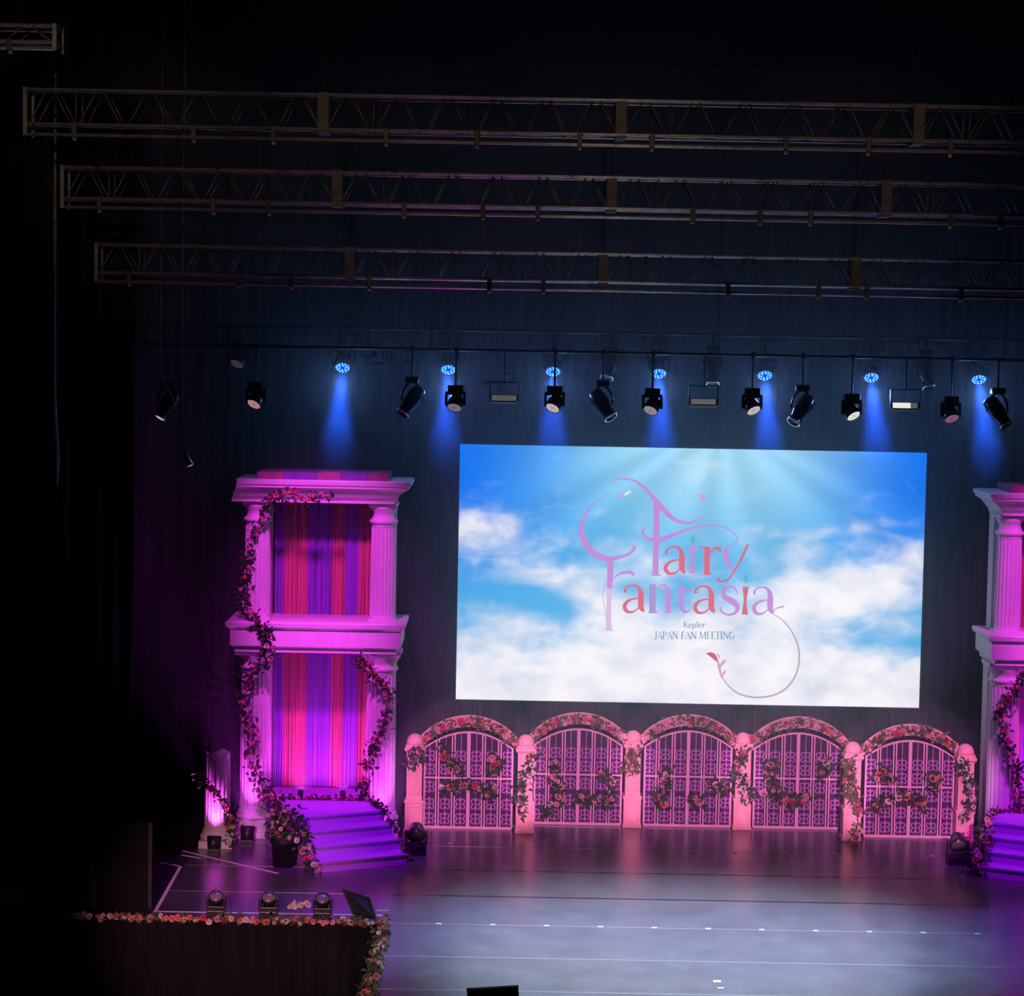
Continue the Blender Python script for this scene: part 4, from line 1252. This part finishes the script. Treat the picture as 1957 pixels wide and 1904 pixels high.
# floor lamps
for i, x in enumerate((-4.11, -3.36, -2.59)):
    wash_head('floor_lamp', f'{["leftmost", "middle", "rightmost"][i]} of the three black lamps on the front left stage edge', (x, 31.62, 0.235), (0.05, -0.62, 0.78), False, mat('frosted_lens', (0.28, 0.19, 0.21), 0.3, vary=0.1), 'black lamps on the front stage edge',
              r=0.10, floor=True)
for x, lab in ((-1.44, 'black moving lamp on the floor between left steps and gates'), (7.28, 'black moving lamp on the floor between rightmost gate and right steps')):
    wash_head('floor_lamp', lab, (x, 35.75, 0.34), (0.0, -0.75, -0.4), False, mat('dim_lens', (0.16, 0.13, 0.15), 0.25), 'black lamps beside the steps', r=0.135, floor=True)


def par_can(label, loc, target, power, color, size, r=0.10, group='small uplights at the towers', soft=0.06):
    """short black can on a foot, lamp inside its mouth"""
    t = thing('uplight', label, 'uplight', loc, 0, group)
    d = (Vector(target) - Vector(loc)).normalized()
    C = Vector((0, 0, r * 1.35))
    m = Matrix.Translation(C) @ lens_frame(d)
    MB().lathe([(r * 0.5, -r), (r * 0.9, -r * 0.8), (r, r * 0.9), (r * 0.9, r * 0.9), (r * 0.85, r * 0.3), (0.002, r * 0.25)], 20, m).build('can', PLASTIC, t, True)
    MB().bevbox(-r * 0.8, r * 0.8, -r * 0.8, r * 0.8, 0.0, r * 0.5, 0.008).build('foot', PLASTIC, t)
    o = lamp('uplight_beam', C + d * r * 1.0, C + d * 5, power, color, size, 0.6, soft)
    o.parent = t
    return t


for on in (False, True):
    side = 'right' if on else 'left'

    def q(p):
        return mir(p, on, 6.10)
    par_can(f'black can light at the foot of the outer column of the {side} tower', q((-4.22, 36.30, 0.0)), q((-4.18, 36.72, 2.4)), 150, MAGENTA, 75, 0.12)
    par_can(f'small black can light on the floor before the inner column of the {side} tower', q((-1.98, 36.30, 0.0)), q((-2.08, 36.72, 2.6)), 150, MAGENTA, 75, 0.09)
    par_can(f'small uplight on the platform before the curtain of the {side} tower', q((-3.40, 36.72, PH)), q((-3.3, 37.5, 1.9)), 60, MAGENTA, 150, 0.05)
    par_can(f'second small uplight on the platform before the curtain of the {side} tower', q((-2.70, 36.72, PH)), q((-2.8, 37.5, 1.9)), 50, MAGENTA, 150, 0.05)
par_can('black can light in front of the broken column', (-4.68, 35.62, 0.0), (-4.68, 35.95, 1.2), 120, MAGENTA, 75, 0.11)

# ------------------------------------------------------------------ small things on and before the stage
t = thing('floor_monitor', 'black slab-shaped monitor leaning at the front left corner of the stage', 'monitor', (-2.0, 31.7, 0))


def slab(c, d, name, material):
    q = [Vector(p) for p in c]
    nrm = (q[1] - q[0]).cross(q[3] - q[0]).normalized() * d
    vs = q + [p - nrm for p in q]
    MB().add(vs, [(0, 1, 2, 3), (7, 6, 5, 4), (0, 4, 5, 1), (1, 5, 6, 2), (2, 6, 7, 3), (3, 7, 4, 0)]).build(name, material, t)


BLq, BRq, TRq, TLq = Vector((-0.17, 0.02, 0.02)), Vector((0.17, -0.13, 0.01)), Vector((0.06, 0.12, 0.245)), Vector((-0.345, 0.22, 0.345))
slab([BLq, BRq, TRq, TLq], 0.05, 'cabinet', PLASTIC)
cen = (BLq + BRq + TRq + TLq) / 4
n_ = (BRq - BLq).cross(TLq - BLq).normalized() * 0.006
slab([cen + (p - cen) * 0.9 + n_ for p in (BLq, BRq, TRq, TLq)], 0.008, 'grille', mat('black_grille', (0.015, 0.015, 0.016), 0.6, vary=0.5, scale=120))
MB().tube([(-0.12, 0.16, 0.2), (-0.08, 0.26, 0.01)], 0.012, 6).build('prop_leg', DARKSTEEL, t)
MB().tube([(0.08, 0.05, 0.14), (0.12, 0.16, 0.01)], 0.012, 6).build('prop_leg', DARKSTEEL, t)

t = thing('edge_bracket', 'small white angled bracket on the corner of the stage edge', 'bracket', (-1.66, 31.6, 0))
MB().bevbox(-0.16, 0.02, -0.015, 0.015, 0.10, 0.125, 0.004).build('arm', WHITE_TAPE, t)
MB().bevbox(-0.005, 0.02, -0.015, 0.015, 0.0, 0.12, 0.004).build('upright', WHITE_TAPE, t)

# low masking flat in the left wing
for lab, x0, x1, y, h in (('low black masking flat beside the white tape line', -5.95, -5.08, 31.95, 1.25), ('tall narrow black masking flat at lower left', -6.9, -5.98, 32.1, 1.5)):
    t = thing('masking_flat', lab, 'stage flat', ((x0 + x1) / 2, y, 0), 0, 'black masking flats')
    w = (x1 - x0) / 2
    MB().bevbox(-w, w, 0.0, 0.03, 0.0, h, 0.004).build('board', BLACKWALL, t)
    for s in (-1, 1):
        MB().bevbox(s * (w - 0.03) - 0.025, s * (w - 0.03) + 0.025, -0.012, 0.0, 0.0, h, 0.003).build('batten', mat('edge_highlight_grey', (0.03, 0.028, 0.032), 0.7, vary=0.6, scale=6), t)  # lighter batten tone stands in for faint highlights along the edges
    MB().tube([(0, 0.03, h * 0.8), (0, 0.5, 0.02)], 0.015, 6).build('brace', DARKSTEEL, t)

# panel standing before the thrust, only its top in the picture
t = thing('prompt_monitor', 'dark brown back of a panel poking up at the bottom edge', 'monitor', (-0.11, 23.6, -1.2))
PY = 23.6
BROWN = mat('brown_panel', (0.055, 0.025, 0.02), 0.6, vary=0.3, scale=8)
rm = Matrix.Rotation(R(-4.5), 4, 'Y')
MB().bevbox(-0.275, 0.275, -0.03, 0.03, -0.36, 0.0, 0.006, Matrix.Translation((0, 0, 2.55)) @ rm).build('panel', BROWN, t)
MB().bevbox(-0.278, 0.278, -0.034, 0.034, -0.006, 0.004, 0.002, Matrix.Translation((0, 0, 2.55)) @ rm).build('edge_strip', mat('pale_edge', (0.5, 0.46, 0.5), 0.5), t)
MB().tube([(0, 0.0, 0.03), (0, 0.0, 2.25)], 0.02, 8).build('stand', DARKSTEEL, t)
MB().lathe([(0.25, 0.0), (0.25, 0.02), (0.04, 0.04)], 20).build('foot', DARKSTEEL, t)

# ------------------------------------------------------------------ haze over the stage
hm = bpy.data.materials.new('thin_stage_haze')
hm.use_nodes = True
nt = hm.node_tree
nt.nodes.clear()
o_ = nt.nodes.new('ShaderNodeOutputMaterial')
sv = nt.nodes.new('ShaderNodeVolumeScatter')
sv.inputs['Color'].default_value = (0.72, 0.86, 1.0, 1)
sv.inputs['Density'].default_value = 0.125
sv.inputs['Anisotropy'].default_value = 0.2
nt.links.new(sv.outputs[0], o_.inputs['Volume'])
hz = MB().box(-11.5, 17.5, 36.3, 39.15, 0.02, 15.9).build('stage_haze', hm)
tag(hz, 'thin bluish haze hanging over the stage', 'haze', kind='stuff')
